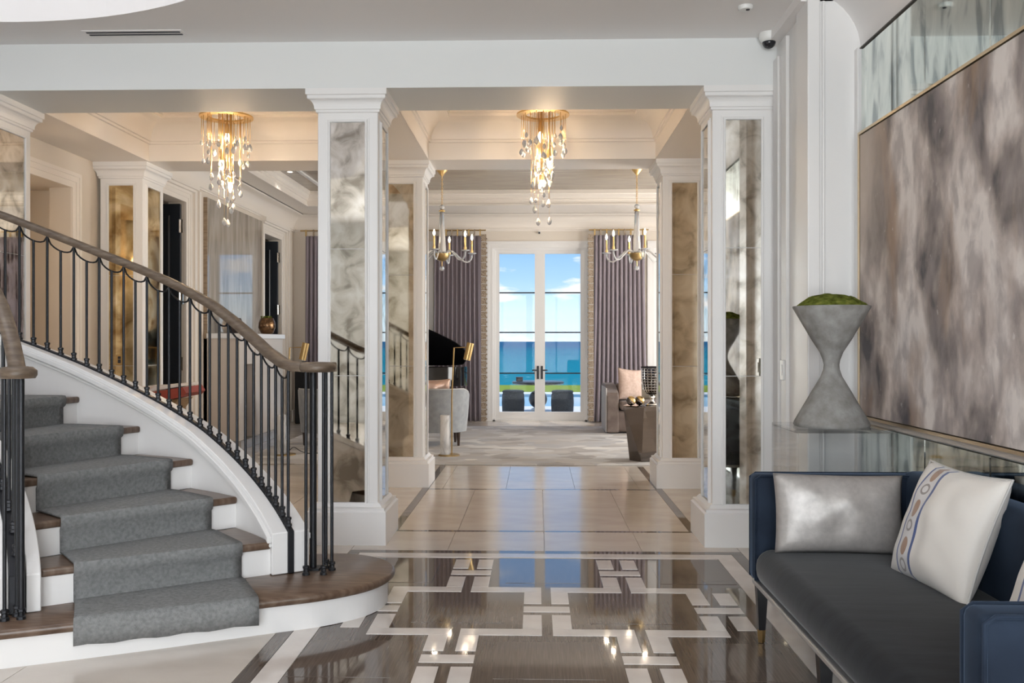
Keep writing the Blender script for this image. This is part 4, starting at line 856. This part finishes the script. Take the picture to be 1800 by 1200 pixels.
for xx, a0 in ((-1.36, 22), (1.42, 38)):
    for k in range(6): point('glass_chandelier_lamp', (xx + 0.45 * cos(R(a0 + 60 * k)), 13.0 + 0.45 * sin(R(a0 + 60 * k)), 2.905), 10, (1.0, 0.82, 0.62), 0.021)

# ------------------------------------------------------------------ curtains
def curtain(x0, x1, label, folds, trim, flare=0.0):
    Y = 15.82; c = thing('curtain', ((x0 + x1) / 2, Y, 0), label, 'curtain', 'mauve curtains on the far wall')
    nx, nzv = folds * 8, 24; g_ = MB(); vs = []
    ph = random.random() * 3
    for j in range(nzv + 1):
        t_ = j / nzv; z = 0.012 + t_ * 3.23; am = 0.03 + 0.02 * (1 - t_)
        for i in range(nx + 1):
            u = i / nx; xx = x0 + (x1 - x0) * u + (u - 0.5) * flare * (1 - t_) ** 2
            vs.append((xx + 0.012 * sin(i * pi / 4 + 1.2), Y + am * sin(2 * pi * u * folds + ph + 0.35 * sin(5 * u)) + 0.012 * noise.noise(Vector((u * 9, z * 1.2, 0))), z))
    fsx = [(j * (nx + 1) + i, j * (nx + 1) + i + 1, (j + 1) * (nx + 1) + i + 1, (j + 1) * (nx + 1) + i) for j in range(nzv) for i in range(nx)]
    g_.add(vs, fsx).build('fabric', M['curtain'], c, smooth=True, solid=0.006)
    if trim:
        tx = x1 if trim > 0 else x0 - 0.09
        tb = MB(); tb.box(tx, tx + 0.09, Y - 0.05, Y - 0.042, 0.02, 3.26); tbo = tb.build('braid', M['curtain_trim'], c)
        for k in range(26): MB().box(tx + 0.004, tx + 0.086, Y - 0.054, Y - 0.049, 0.10 + k * 0.121, 0.11 + k * 0.121).build('braid_line', M['grey_piping'], tbo)
        for z0_, pz_ in ((0.0, 0),):
            xe = tx + (0.095 if trim > 0 else -0.005)
            for k in range(40): place(BEAD, 'tassel_bead', (xe, Y - 0.046, 0.06 + k * 0.08), None, tbo)
    hd = MB(); hd.tube([(x0 - 0.08, Y, 3.335), (x1 + 0.08, Y, 3.335)], 0.012, 8); hd.build('rail', M['antique_gold'], c)
    k_ = max(3, int((x1 - x0) / 0.09))
    for i in range(k_):
        xx = x0 + 0.02 + (x1 - x0 - 0.04) * i / (k_ - 1)
        MB().box(xx - 0.012, xx + 0.012, Y - 0.016, Y + 0.016, 3.235, 3.352).build('heading_tab', M['curtain_trim'] if i % 2 else M['antique_gold'], c)
BEAD = MB().lathe([(0.001, 0.016), (0.012, 0.006), (0.012, -0.008), (0.001, -0.018)], 6).mesh('tassel_bead'); BEAD.materials.append(M['curtain_trim'])
curtain(-1.80, -0.97, 'mauve curtain with braided edge behind the grand piano lid', 11, 1, 0.06)
curtain(0.98, 1.85, 'mauve curtain with braided edge behind the taupe velvet seat', 12, -1, 0.12)
curtain(-4.06, -3.62, 'narrow mauve curtain hanging by the far navy door', 6, 0, 0.05)

# ------------------------------------------------------------------ far room: rug, furniture
rug = MB().box(-3.5, 3.6, 10.28, 14.9, 0.0005, 0.014); tag(rug.build('area_rug', M['rug'], bevel=0.004, seg=1), 'large pale grey and beige shard-patterned rug on the far room floor', 'rug')
# fireplace on the side wall
fp = thing('fireplace', (-4.05, 12.7, 0), 'stone fireplace with white mantel shelf below a polished veined slab', 'fireplace')
MB().box(-4.3, -4.253, 11.64, 13.97, 1.5, 3.26).build('veined_slab', M['slab'], fp); MB().box(-4.3, -4.252, 11.62, 11.64, 0.0, 3.26).build('slab_edge', M['slab_side'], fp)
MB().box(-4.3, -3.83, 11.62, 11.80, 0.117, 1.44).box(-4.3, -3.83, 12.22, 13.60, 0.117, 1.44).box(-4.3, -3.83, 11.80, 12.22, 1.1, 1.44).build('surround', M['mantel'], fp, bevel=0.004, seg=1)
MB().box(-4.29, -4.2, 11.80, 12.22, 0.117, 1.1).build('firebox', M['dark'], fp)
MB().box(-3.829, -3.822, 12.26, 13.56, 0.16, 0.95).box(-3.829, -3.822, 12.26, 13.56, 0.98, 1.40).build('panel', M['mantel'], fp)
MB().box(-4.25, -3.80, 11.59, 13.63, 1.44, 1.505).build('mantel_shelf', M['mantel_top'], fp, bevel=0.004, seg=1)
MB().box(-4.3, -3.80, 11.60, 13.90, 0, 0.117).build('hearth', M['grey_stone'], fp, bevel=0.003, seg=1)
def pot(name, x, y, z, s, m, top, label):
    p = thing(name, (x, y, z), label, 'pot')
    MB().lathe([(0.06 * s, 0), (0.09 * s, 0.02 * s), (0.125 * s, 0.10 * s), (0.12 * s, 0.17 * s), (0.095 * s, 0.235 * s), (0.088 * s, 0.24 * s), (0.08 * s, 0.22 * s)], 24, (x, y, z)).build('body', m, p, smooth=True, ang=60)
    if top:
        b = MB()
        for i in range(60):
            a, r = random.random() * 6.28, random.random() * 0.085 * s; q = Vector((x + r * cos(a), y + r * sin(a), z + 0.225 * s)); d = Vector((random.uniform(-.02, .02), random.uniform(-.02, .02), 0.045)) * s
            b.add([q + Vector((-0.006, 0, 0)), q + Vector((0.006, 0, 0)), q + d + Vector((0.004, 0.003, 0)), q + d + Vector((-0.004, 0, 0))], [(0, 1, 2, 3)])
        o = b.build('grass_tuft', M['moss'], p); o['kind'] = 'stuff'
pot('bronze_pot', -3.98, 13.32, 1.505, 1.0, M['bronze'], True, 'round bronze pot with green tuft on the mantel shelf')
pot('dark_bowl', -4.0, 11.95, 1.505, 0.85, M['dark_pot'], False, 'dark round bowl on the mantel shelf behind the handrail')
# oversized book on stand
bs = thing('book_stand', (-3.6, 13 - 2.8, 0), 'tan wooden bookstand holding the oversized red book', 'stand')
BX, BY = -3.53, 8.45
pass
bs.location = (BX, BY, 0)
MB().add([(BX - 0.20, BY - 0.18, 0.81), (BX + 0.24, BY - 0.18, 0.875), (BX + 0.06, BY - 0.18, 0.62), (BX - 0.14, BY - 0.18, 0.60), (BX - 0.20, BY + 0.18, 0.81), (BX + 0.24, BY + 0.18, 0.875), (BX + 0.06, BY + 0.18, 0.62), (BX - 0.14, BY + 0.18, 0.60)],
         [(0, 3, 2, 1), (4, 5, 6, 7), (0, 1, 5, 4), (1, 2, 6, 5), (2, 3, 7, 6), (3, 0, 4, 7)]).build('cradle', M['book_wood'], bs)
MB().add([(BX - 0.16, BY - 0.12, 0.62), (BX + 0.06, BY - 0.12, 0.64), (BX + 0.10, BY - 0.2, 0.0), (BX - 0.22, BY - 0.2, 0.0), (BX - 0.16, BY + 0.12, 0.62), (BX + 0.06, BY + 0.12, 0.64), (BX + 0.10, BY + 0.2, 0.0), (BX - 0.22, BY + 0.2, 0.0)],
         [(0, 3, 2, 1), (4, 5, 6, 7), (0, 1, 5, 4), (1, 2, 6, 5), (2, 3, 7, 6), (3, 0, 4, 7)]).build('legs', M['ebony'], bs)
bk = thing('open_book', (BX, BY, 0.9), 'oversized open book with red cover and white pages on its stand', 'book')
def slab_poly(name, poly, y0, y1, m, par): # polygon in x-z extruded along y
    k = len(poly); q = MB().add([(x, y0, z) for x, z in poly] + [(x, y1, z) for x, z in poly], [tuple(range(k)), tuple(reversed(range(k, 2 * k)))] + [(i, (i + 1) % k, k + (i + 1) % k, k + i) for i in range(k)]); return q.build(name, m, par)
slab_poly('cover', [(BX - 0.24, 0.822), (BX - 0.02, 0.832), (BX + 0.30, 0.895), (BX + 0.335, 0.93), (BX + 0.30, 0.985), (BX - 0.04, 0.93), (BX - 0.27, 0.86)], BY - 0.24, BY + 0.24, M['red_cover'], bk)
slab_poly('right_pages', [(BX - 0.03, 0.94), (BX + 0.29, 0.992), (BX + 0.28, 1.015), (BX + 0.05, 0.995)], BY - 0.235, BY + 0.235, M['paper'], bk)
slab_poly('left_pages', [(BX - 0.30, 0.86), (BX - 0.05, 0.93), (BX - 0.04, 0.985), (BX - 0.12, 0.985), (BX - 0.24, 0.94), (BX - 0.31, 0.89)], BY - 0.235, BY + 0.235, M['paper'], bk)

def armchair(x, y, label, rz):
    a = thing('grey_armchair', (0, 0, 0), label, 'armchair', 'grey barrel-back armchairs')
    b = MB(); pts = []
    vs, ff = [], []; n_ = 30
    for i in range(n_ + 1):      # barrel back, open towards +y
        t_ = R(-202 + 224 * i / n_); c_, s_ = cos(t_), sin(t_)
        side = abs(i / n_ - 0.5) * 2; zt = 0.775 - 0.17 * max(0, side - 0.45) ** 1.2 * 1.6
        for r, z in ((0.36, 0.20), (0.385, 0.45), (0.40, zt - 0.02), (0.385, zt), (0.335, zt), (0.32, zt - 0.02), (0.31, 0.42), (0.31, 0.2)): vs.append((r * c_ * 1.0, r * s_ * 1.0, z))
    k = 8
    ff = [(i * k + j, i * k + (j + 1) % k, (i + 1) * k + (j + 1) % k, (i + 1) * k + j) for i in range(n_) for j in range(k)] + [tuple(range(k)), tuple(reversed(range(n_ * k, n_ * k + k)))]
    b.add(vs, ff).build('barrel_back', M['grey_fabric'], a, smooth=True, ang=60)
    MB().tube([vs[i * k + 3] for i in range(n_ + 1)], 0.007, 6).build('piping', M['grey_piping'], a, smooth=True)
    MB().lathe([(0.29, 0.2), (0.31, 0.22), (0.31, 0.42), (0.29, 0.45), (0.02, 0.46)], 28, (0, 0.06, 0)).build('seat_cushion', M['grey_fabric'], a, smooth=True, ang=50)
    for lx, ly in ((-0.24, -0.2), (0.24, -0.2), (-0.22, 0.24), (0.22, 0.24)):
        MB().lathe([(0.016, 0.015), (0.028, 0.21)], 8, (lx, ly, 0)).build('leg', M['walnut_leg'], a)
    a.location = (x, y, 0); a.rotation_euler = (0, 0, rz); return a
ac = armchair(-1.31, 12.25, 'grey barrel-back armchair with rose cushion in front of the piano', R(8))
clone(ac, (-2.80, 12.15, 0), R(-25), 'grey barrel-back armchair half hidden behind the stair-side mirrored column')
tag(pillow(0.46, 0.36, 0.14, basis((-1.38, 12.12, 0.72), (1, 0.1, 0.03), (0, -0.2, 1)), 'rose_pillow', M['pink_metallic'], wr=0.012), 'rose metallic pillow in the grey armchair before the piano', 'pillow')
def floor_lamp(x, y, label, rz):
    f = thing('floor_lamp', (0, 0, 0), label, 'floor lamp', 'brass floor lamps with marble drums')
    MB().lathe([(0.13, 0.014), (0.13, 0.026), (0.12, 0.03)], 32, (0.03, 0, 0)).build('base', M['antique_gold'], f, smooth=True, ang=40)
    MB().lathe([(0.060, 0.03), (0.060, 0.50), (0.056, 0.505)], 28, (-0.02, 0, 0)).build('marble_drum', M['carrara'], f, smooth=True, ang=40)
    MB().tube([(0.065, -0.02, 0.03), (0.065, -0.02, 0.72), (0.092, -0.02, 1.325), (0.27, -0.02, 1.33)], 0.0085, 8).build('pole', M['antique_gold'], f, smooth=True, ang=40)
    s_ = MB(); d = Vector((0.22, 0, 1)).normalized(); c = Vector((0.27, -0.02, 1.275)); s_.tube([c - d * 0.10, c + d * 0.11], 0.045, 20); s_.build('shade', M['antique_gold'], f, smooth=True, ang=40)
    MB().tube([c - d * 0.101, c - d * 0.104], 0.038, 16).build('lamp_glass', M['paper'], f)
    f.location = (x, y, 0); f.rotation_euler = (0, 0, rz); return f
fl = floor_lamp(-1.10, 11.05, 'brass floor lamp with white marble drum behind the grey armchair with rose cushion', 0)
clone(fl, (-3.11, 11.05, 0), 0, 'brass floor lamp with white marble drum seen through the stair balusters')
cd = MB().tube(spline([(-3.05, 10.98, 0.02), (-3.02, 11.2, 0.09), (-2.95, 11.3, 0.03), (-2.8, 11.15, 0.02), (-2.6, 11.3, 0.022), (-2.4, 11.6, 0.02)]), 0.005, 6).build('lamp_cord', M['ebony'], smooth=True)
tag(cd, 'thin black lamp cord lying across the pale rug', 'cord')
# grand piano
pn = thing('grand_piano', (-2.0, 14.2, 0), 'black lacquer grand piano with raised lid in the far room', 'piano')
out = spline([(-2.95, 13.32), (-2.45, 13.32), (-2.1, 13.46), (-1.78, 13.78), (-1.45, 14.05), (-1.22, 14.28), (-1.12, 14.52), (-1.17, 14.72), (-1.32, 14.8), (-2.2, 14.8), (-2.95, 14.8)], 5); out = [tuple(p) for p in out]
MB().prism(out, 0.70, 1.0).build('case', M['piano'], pn, smooth=True, ang=30)
hy, an = 14.85, R(30)                                            # lid hinged at the far side, seen from its underside
lid = MB(); lv = []
for z_ in (1.015, 1.04):
    for (x, y) in out:
        lv.append((x + 0.0, y, z_))
def tilt(p):
    x, y, z = p; d = 14.8 - y; an_ = R(37); return (x, 14.8 - d * cos(an_) - (z - 1.015) * sin(an_), 1.012 + d * sin(an_) + (z - 1.015) * cos(an_))
lv = [tilt(p) for p in lv]; k = len(out)
lid.add(lv, [tuple(reversed(range(k))), tuple(range(k, 2 * k))] + [(i, (i + 1) % k, k + (i + 1) % k, k + i) for i in range(k)]).build('lid', M['piano'], pn, smooth=True, ang=30)
MB().box(-3.05, -2.95, 13.3, 14.8, 0.68, 0.98).build('key_bed', M['piano'], pn); MB().box(-3.18, -3.05, 13.42, 14.68, 0.70, 0.73).build('keyboard', M['paper'], pn)
MB().tube([(-2.3, 13.5, 1.0), (-2.3, 13.9, 1.70)], 0.012, 6).build('lid_prop', M['piano'], pn)
for x, y in ((-2.8, 13.5), (-2.8, 14.6), (-1.4, 14.4)): MB().lathe([(0.03, 0.05), (0.055, 0.3), (0.06, 0.70)], 8, (x, y, 0)).build('leg', M['piano'], pn); MB().lathe([(0.02, 0.014), (0.035, 0.03), (0.03, 0.05)], 8, (x, y, 0)).build('caster', M['gold'], pn)
# loudspeaker by the far wall
sk = thing('loudspeaker', (-4.0, 15.55, 0), 'tall black loudspeaker standing by the far navy door', 'loudspeaker')
rbox(-4.12, -3.86, 15.36, 15.66, 0.001, 0.98, 0.02, 2).build('cabinet', M['black_cloth'], sk); MB().lathe([(0.02, 1.0), (0.09, 0.985), (0.10, 0.98)], 16, (-4.0, 15.5, 0.06)).build('tweeter_pod', M['black_cloth'], sk, smooth=True)
MB().lathe([(0.025, 0), (0.025, 0.004)], 12, (0, 0, 0)).build('badge', M['chrome'], sk).matrix_basis = Matrix.Translation((-3.90, 15.352, 0.16)) @ Matrix.Rotation(pi / 2, 4, 'X')
# taupe velvet seat
tv = thing('taupe_velvet_sofa', (1.95, 14.1, 0), 'taupe velvet sofa facing the hall beside the mauve curtain', 'sofa')
rbox(1.06, 2.9, 13.75, 14.69, 0.035, 0.36, 0.04, 3).build('base', M['brown_velvet'], tv, smooth=True)
rbox(1.24, 2.72, 13.66, 14.45, 0.37, 0.50, 0.05, 3).build('seat_cushion', M['brown_velvet'], tv, smooth=True)
for a, b_ in ((1.05, 1.23), (2.73, 2.91)):
    q = MB(); poly = [(13.72, 0.03), (13.72, 0.58), (13.76, 0.63), (14.0, 0.68), (14.3, 0.73), (14.7, 0.74), (14.7, 0.03)]; kk = len(poly)
    q.add([(a, y, z) for y, z in poly] + [(b_, y, z) for y, z in poly], [tuple(range(kk)), tuple(reversed(range(kk, 2 * kk)))] + [(i, (i + 1) % kk, kk + (i + 1) % kk, kk + i) for i in range(kk)])
    q.build('armrest', M['brown_velvet'], tv, bevel=0.02, seg=3)
MB().box(1.035, 1.05, 13.74, 14.68, 0.03, 0.70).build('outer_panel', M['pale_side'], tv, bevel=0.005, seg=1)
rbox(1.24, 2.72, 14.45, 14.7, 0.36, 0.74, 0.06, 3).build('backrest', M['brown_velvet'], tv, smooth=True)
for x in (1.12, 2.84):
    for y in (13.8, 14.62): MB().lathe([(0.018, 0.014), (0.022, 0.03)], 8, (x, y, 0)).build('foot', M['chrome'], tv)
tag(pillow(0.44, 0.50, 0.17, basis((1.43, 14.05, 0.735), (1, 0.55, -0.12), (0.05, 0.25, 1)), 'blush_pillow', M['blush'], wr=0.012), 'blush linen pillow on the arm end of the taupe sofa', 'pillow')
tag(pillow(0.42, 0.48, 0.15, basis((1.70, 14.27, 0.70), (1, 0.3, -0.1), (0.05, 0.25, 1)), 'olive_pillow', M['olive'], wr=0.012), 'dark olive pillow behind the blush pillow on the taupe sofa', 'pillow')
# faceted steel side table with its objects
tb = thing('steel_side_table', (1.26, 10.7, 0), 'faceted mirror-steel side table at the rug edge', 'side table')
top = [(1.0, 10.55), (1.22, 10.42), (1.5, 10.45), (1.58, 10.7), (1.4, 10.95), (1.1, 10.9)]
bot = [(1.08, 10.66), (1.20, 10.50), (1.42, 10.56), (1.44, 10.72), (1.34, 10.84), (1.16, 10.82)]
k = 6
MB().add([(*p, 0.015) for p in bot] + [(*p, 0.645) for p in top], [tuple(reversed(range(k)))] + [t_ for i in range(k) for t_ in ((i, (i + 1) % k, k + i), ((i + 1) % k, k + (i + 1) % k, k + i))]).build('faceted_body', M['steel'], tb)
MB().prism([(p[0] + (p[0] - 1.28) * 0.02, p[1] + (p[1] - 10.69) * 0.02) for p in top], 0.645, 0.66).build('top', M['steel'], tb)
TZ = 0.66
vs_ = thing('hurricane_vase', (1.36, 10.62, TZ), 'footed hurricane vase with dark fretwork on the steel side table', 'vase')
vx, vy = 1.335, 10.62
MB().lathe([(0.075, 0), (0.08, 0.008), (0.05, 0.025), (0.02, 0.05), (0.02, 0.075), (0.035, 0.10), (0.01, 0.12)], 20, (vx, vy, TZ)).build('foot', M['chrome'], vs_, smooth=True)
bowl = [(0.03, 0.12), (0.075, 0.14), (0.105, 0.19), (0.12, 0.28), (0.125, 0.44)]
MB().lathe([(r * 0.96, z) for r, z in bowl], 24, (vx, vy, TZ), cap=False).build('glass_bowl', M['smoked_glass'], vs_, smooth=True)
fr = MB()
def rad(z):
    for (r0, z0), (r1, z1) in zip(bowl, bowl[1:]):
        if z <= z1: return r0 + (r1 - r0) * (z - z0) / (z1 - z0)
    return bowl[-1][0]
lat = thing  # noqa
NV, NZ = 18, 9
for i in range(NV):
    for j in range(NZ):
        z0 = 0.15 + j * 0.031; a0 = 2 * pi * i / NV; da_ = 2 * pi / NV
        ptsq = [(vx + rad(z0 + dz) * cos(a0 + da_ * uu), vy + rad(z0 + dz) * sin(a0 + da_ * uu), TZ + z0 + dz) for uu, dz in ((0.08, 0.002), (0.92, 0.002), (0.92, 0.029), (0.08, 0.029))]
        fr.tube(ptsq, 0.0032, 4, closed=True)
fr.build('fretwork', M['chrome'], vs_)
MB().lathe([(0.124, 0.43), (0.128, 0.435), (0.128, 0.45), (0.122, 0.45)], 24, (vx, vy, TZ), cap=False).build('rim', M['dark'], vs_, smooth=True)
MB().lathe([(0.045, 0.13), (0.06, 0.15), (0.06, 0.32), (0.055, 0.325)], 16, (vx, vy, TZ)).build('candle', M['book_wood'], vs_, smooth=True, ang=40)
for x, y, lb in ((1.085, 10.55, 'silver and gold ball at the corner of the steel side table'), (1.19, 10.60, 'silver and gold ball beside the hurricane vase foot')):
    o = thing('metal_ball', (x, y, TZ), lb, 'ornament', 'metal balls on the side table')
    h1 = [(0.055 * sin(pi * i / 12) + 0.0004, 0.055 - 0.055 * cos(pi * i / 12)) for i in range(13)]
    b1 = MB(); b2 = MB()
    for bb_, (p0, p1) in ((b1, (0, 7)), (b2, (6, 12))):
        bb_.lathe([(r, z - 0.055) for r, z in h1[p0:p1 + (0 if p0 == 0 else 1)]], 16, (0, 0, 0)); tm = Matrix.Translation((x, y, TZ + 0.055)) @ Matrix.Rotation(R(50), 4, 'Y')
        bb_.v = [tuple(tm @ Vector(q)) for q in bb_.v]
    b1.build('silver_half', M['steel'], o, smooth=True); b2.build('gold_half', M['gold'], o, smooth=True)

# ------------------------------------------------------------------ outside
struct(MB().box(-30, 30, 16.25, 20.0, -0.3, -0.02).build('terrace', M['terrace']))
struct(MB().box(-30, 30, 20.0, 24.6, -0.5, -0.06).build('pool_water', M['pool']))
struct(MB().box(-30, 30, 24.6, 25.6, -0.4, -0.02).build('pool_coping', M['terrace']))
struct(MB().box(-60, 60, 25.6, 29.9, -0.5, -0.03).build('lawn', M['lawn']))
struct(MB().add([(-30000, 29.5, -3.5), (30000, 29.5, -3.5), (30000, 40000, -3.5), (-30000, 40000, -3.5)], [(0, 1, 2, 3)]).build('sea', M['sea']))
for x, lb in ((-0.47, 'charcoal wicker stool on the terrace, nearer the door hinge by the piano'), (0.50, 'charcoal wicker stool on the terrace, nearer the taupe sofa side')):
    s_ = thing('wicker_stool', (x, 17.95, 0), lb, 'stool', 'wicker stools on the terrace')
    MB().lathe([(0.21, -0.02), (0.215, 0.0), (0.225, 0.2), (0.218, 0.36), (0.20, 0.39)], 24, (x, 17.95, 0)).build('drum', M['wicker'], s_, smooth=True, ang=50)
    MB().lathe([(0.205, 0.39), (0.215, 0.40), (0.21, 0.43), (0.17, 0.445)], 24, (x, 17.95, 0)).build('cushion', M['wicker'], s_, smooth=True, ang=50)
ot = thing('terrace_table', (0.02, 18.7, 0), 'dark table with round pedestal on the terrace outside the doors', 'table')
MB().lathe([(0.14, -0.02), (0.14, 0.02), (0.05, 0.06)], 20, (0.02, 18.7, 0)).build('foot', M['terrace'], ot, smooth=True)
MB().lathe([(0.19 * sin(pi * i / 12) + 0.001, 0.22 - 0.19 * cos(pi * i / 12)) for i in range(13)], 24, (0.02, 18.7, 0)).build('globe_pedestal', M['ebony'], ot, smooth=True)
MB().lathe([(0.06, 0.38), (0.05, 0.5), (0.20, 0.53)], 20, (0.02, 18.7, 0)).build('neck', M['ebony'], ot, smooth=True)
MB().lathe([(0.50, 0.525), (0.53, 0.54), (0.53, 0.575), (0.51, 0.585)], 40, (0.02, 18.7, 0)).build('table_top', M['ebony'], ot, smooth=True, ang=40)
op = thing('terrace_plant', (0.05, 18.7, 0.586), 'small leafy plant in a pot on the terrace table', 'plant')
MB().lathe([(0.05, 0), (0.075, 0.12), (0.07, 0.12)], 16, (0.02, 18.7, 0.587)).build('pot', M['dark_pot'], op, smooth=True, ang=50)
fo = MB()
for i in range(70):
    a, el_ = random.random() * 6.28, random.uniform(0.1, 1.4); q = Vector((0.02, 18.7, 0.70)); d = Vector((cos(a) * cos(el_), sin(a) * cos(el_), sin(el_))); l_ = random.uniform(0.08, 0.24); sdv = d.cross(Vector((0, 0, 1))).normalized() * 0.022
    m_ = q + d * l_ * 0.6; fo.add([q, m_ + sdv, q + d * l_, m_ - sdv], [(0, 1, 2, 3)])
fo.build('foliage', M['leaf'], op)['kind'] = 'stuff'
tr_ = thing('terrace_tray', (-0.36, 18.66, 0.586), 'small dark box on the terrace table beside the plant', 'box')
rbox(-0.43, -0.29, 18.6, 18.7, 0.587, 0.66, 0.01, 2).build('box_body', M['dark_pot'], tr_); rbox(-0.435, -0.285, 18.595, 18.705, 0.66, 0.675, 0.004, 1).build('lid', M['dark_pot'], tr_)
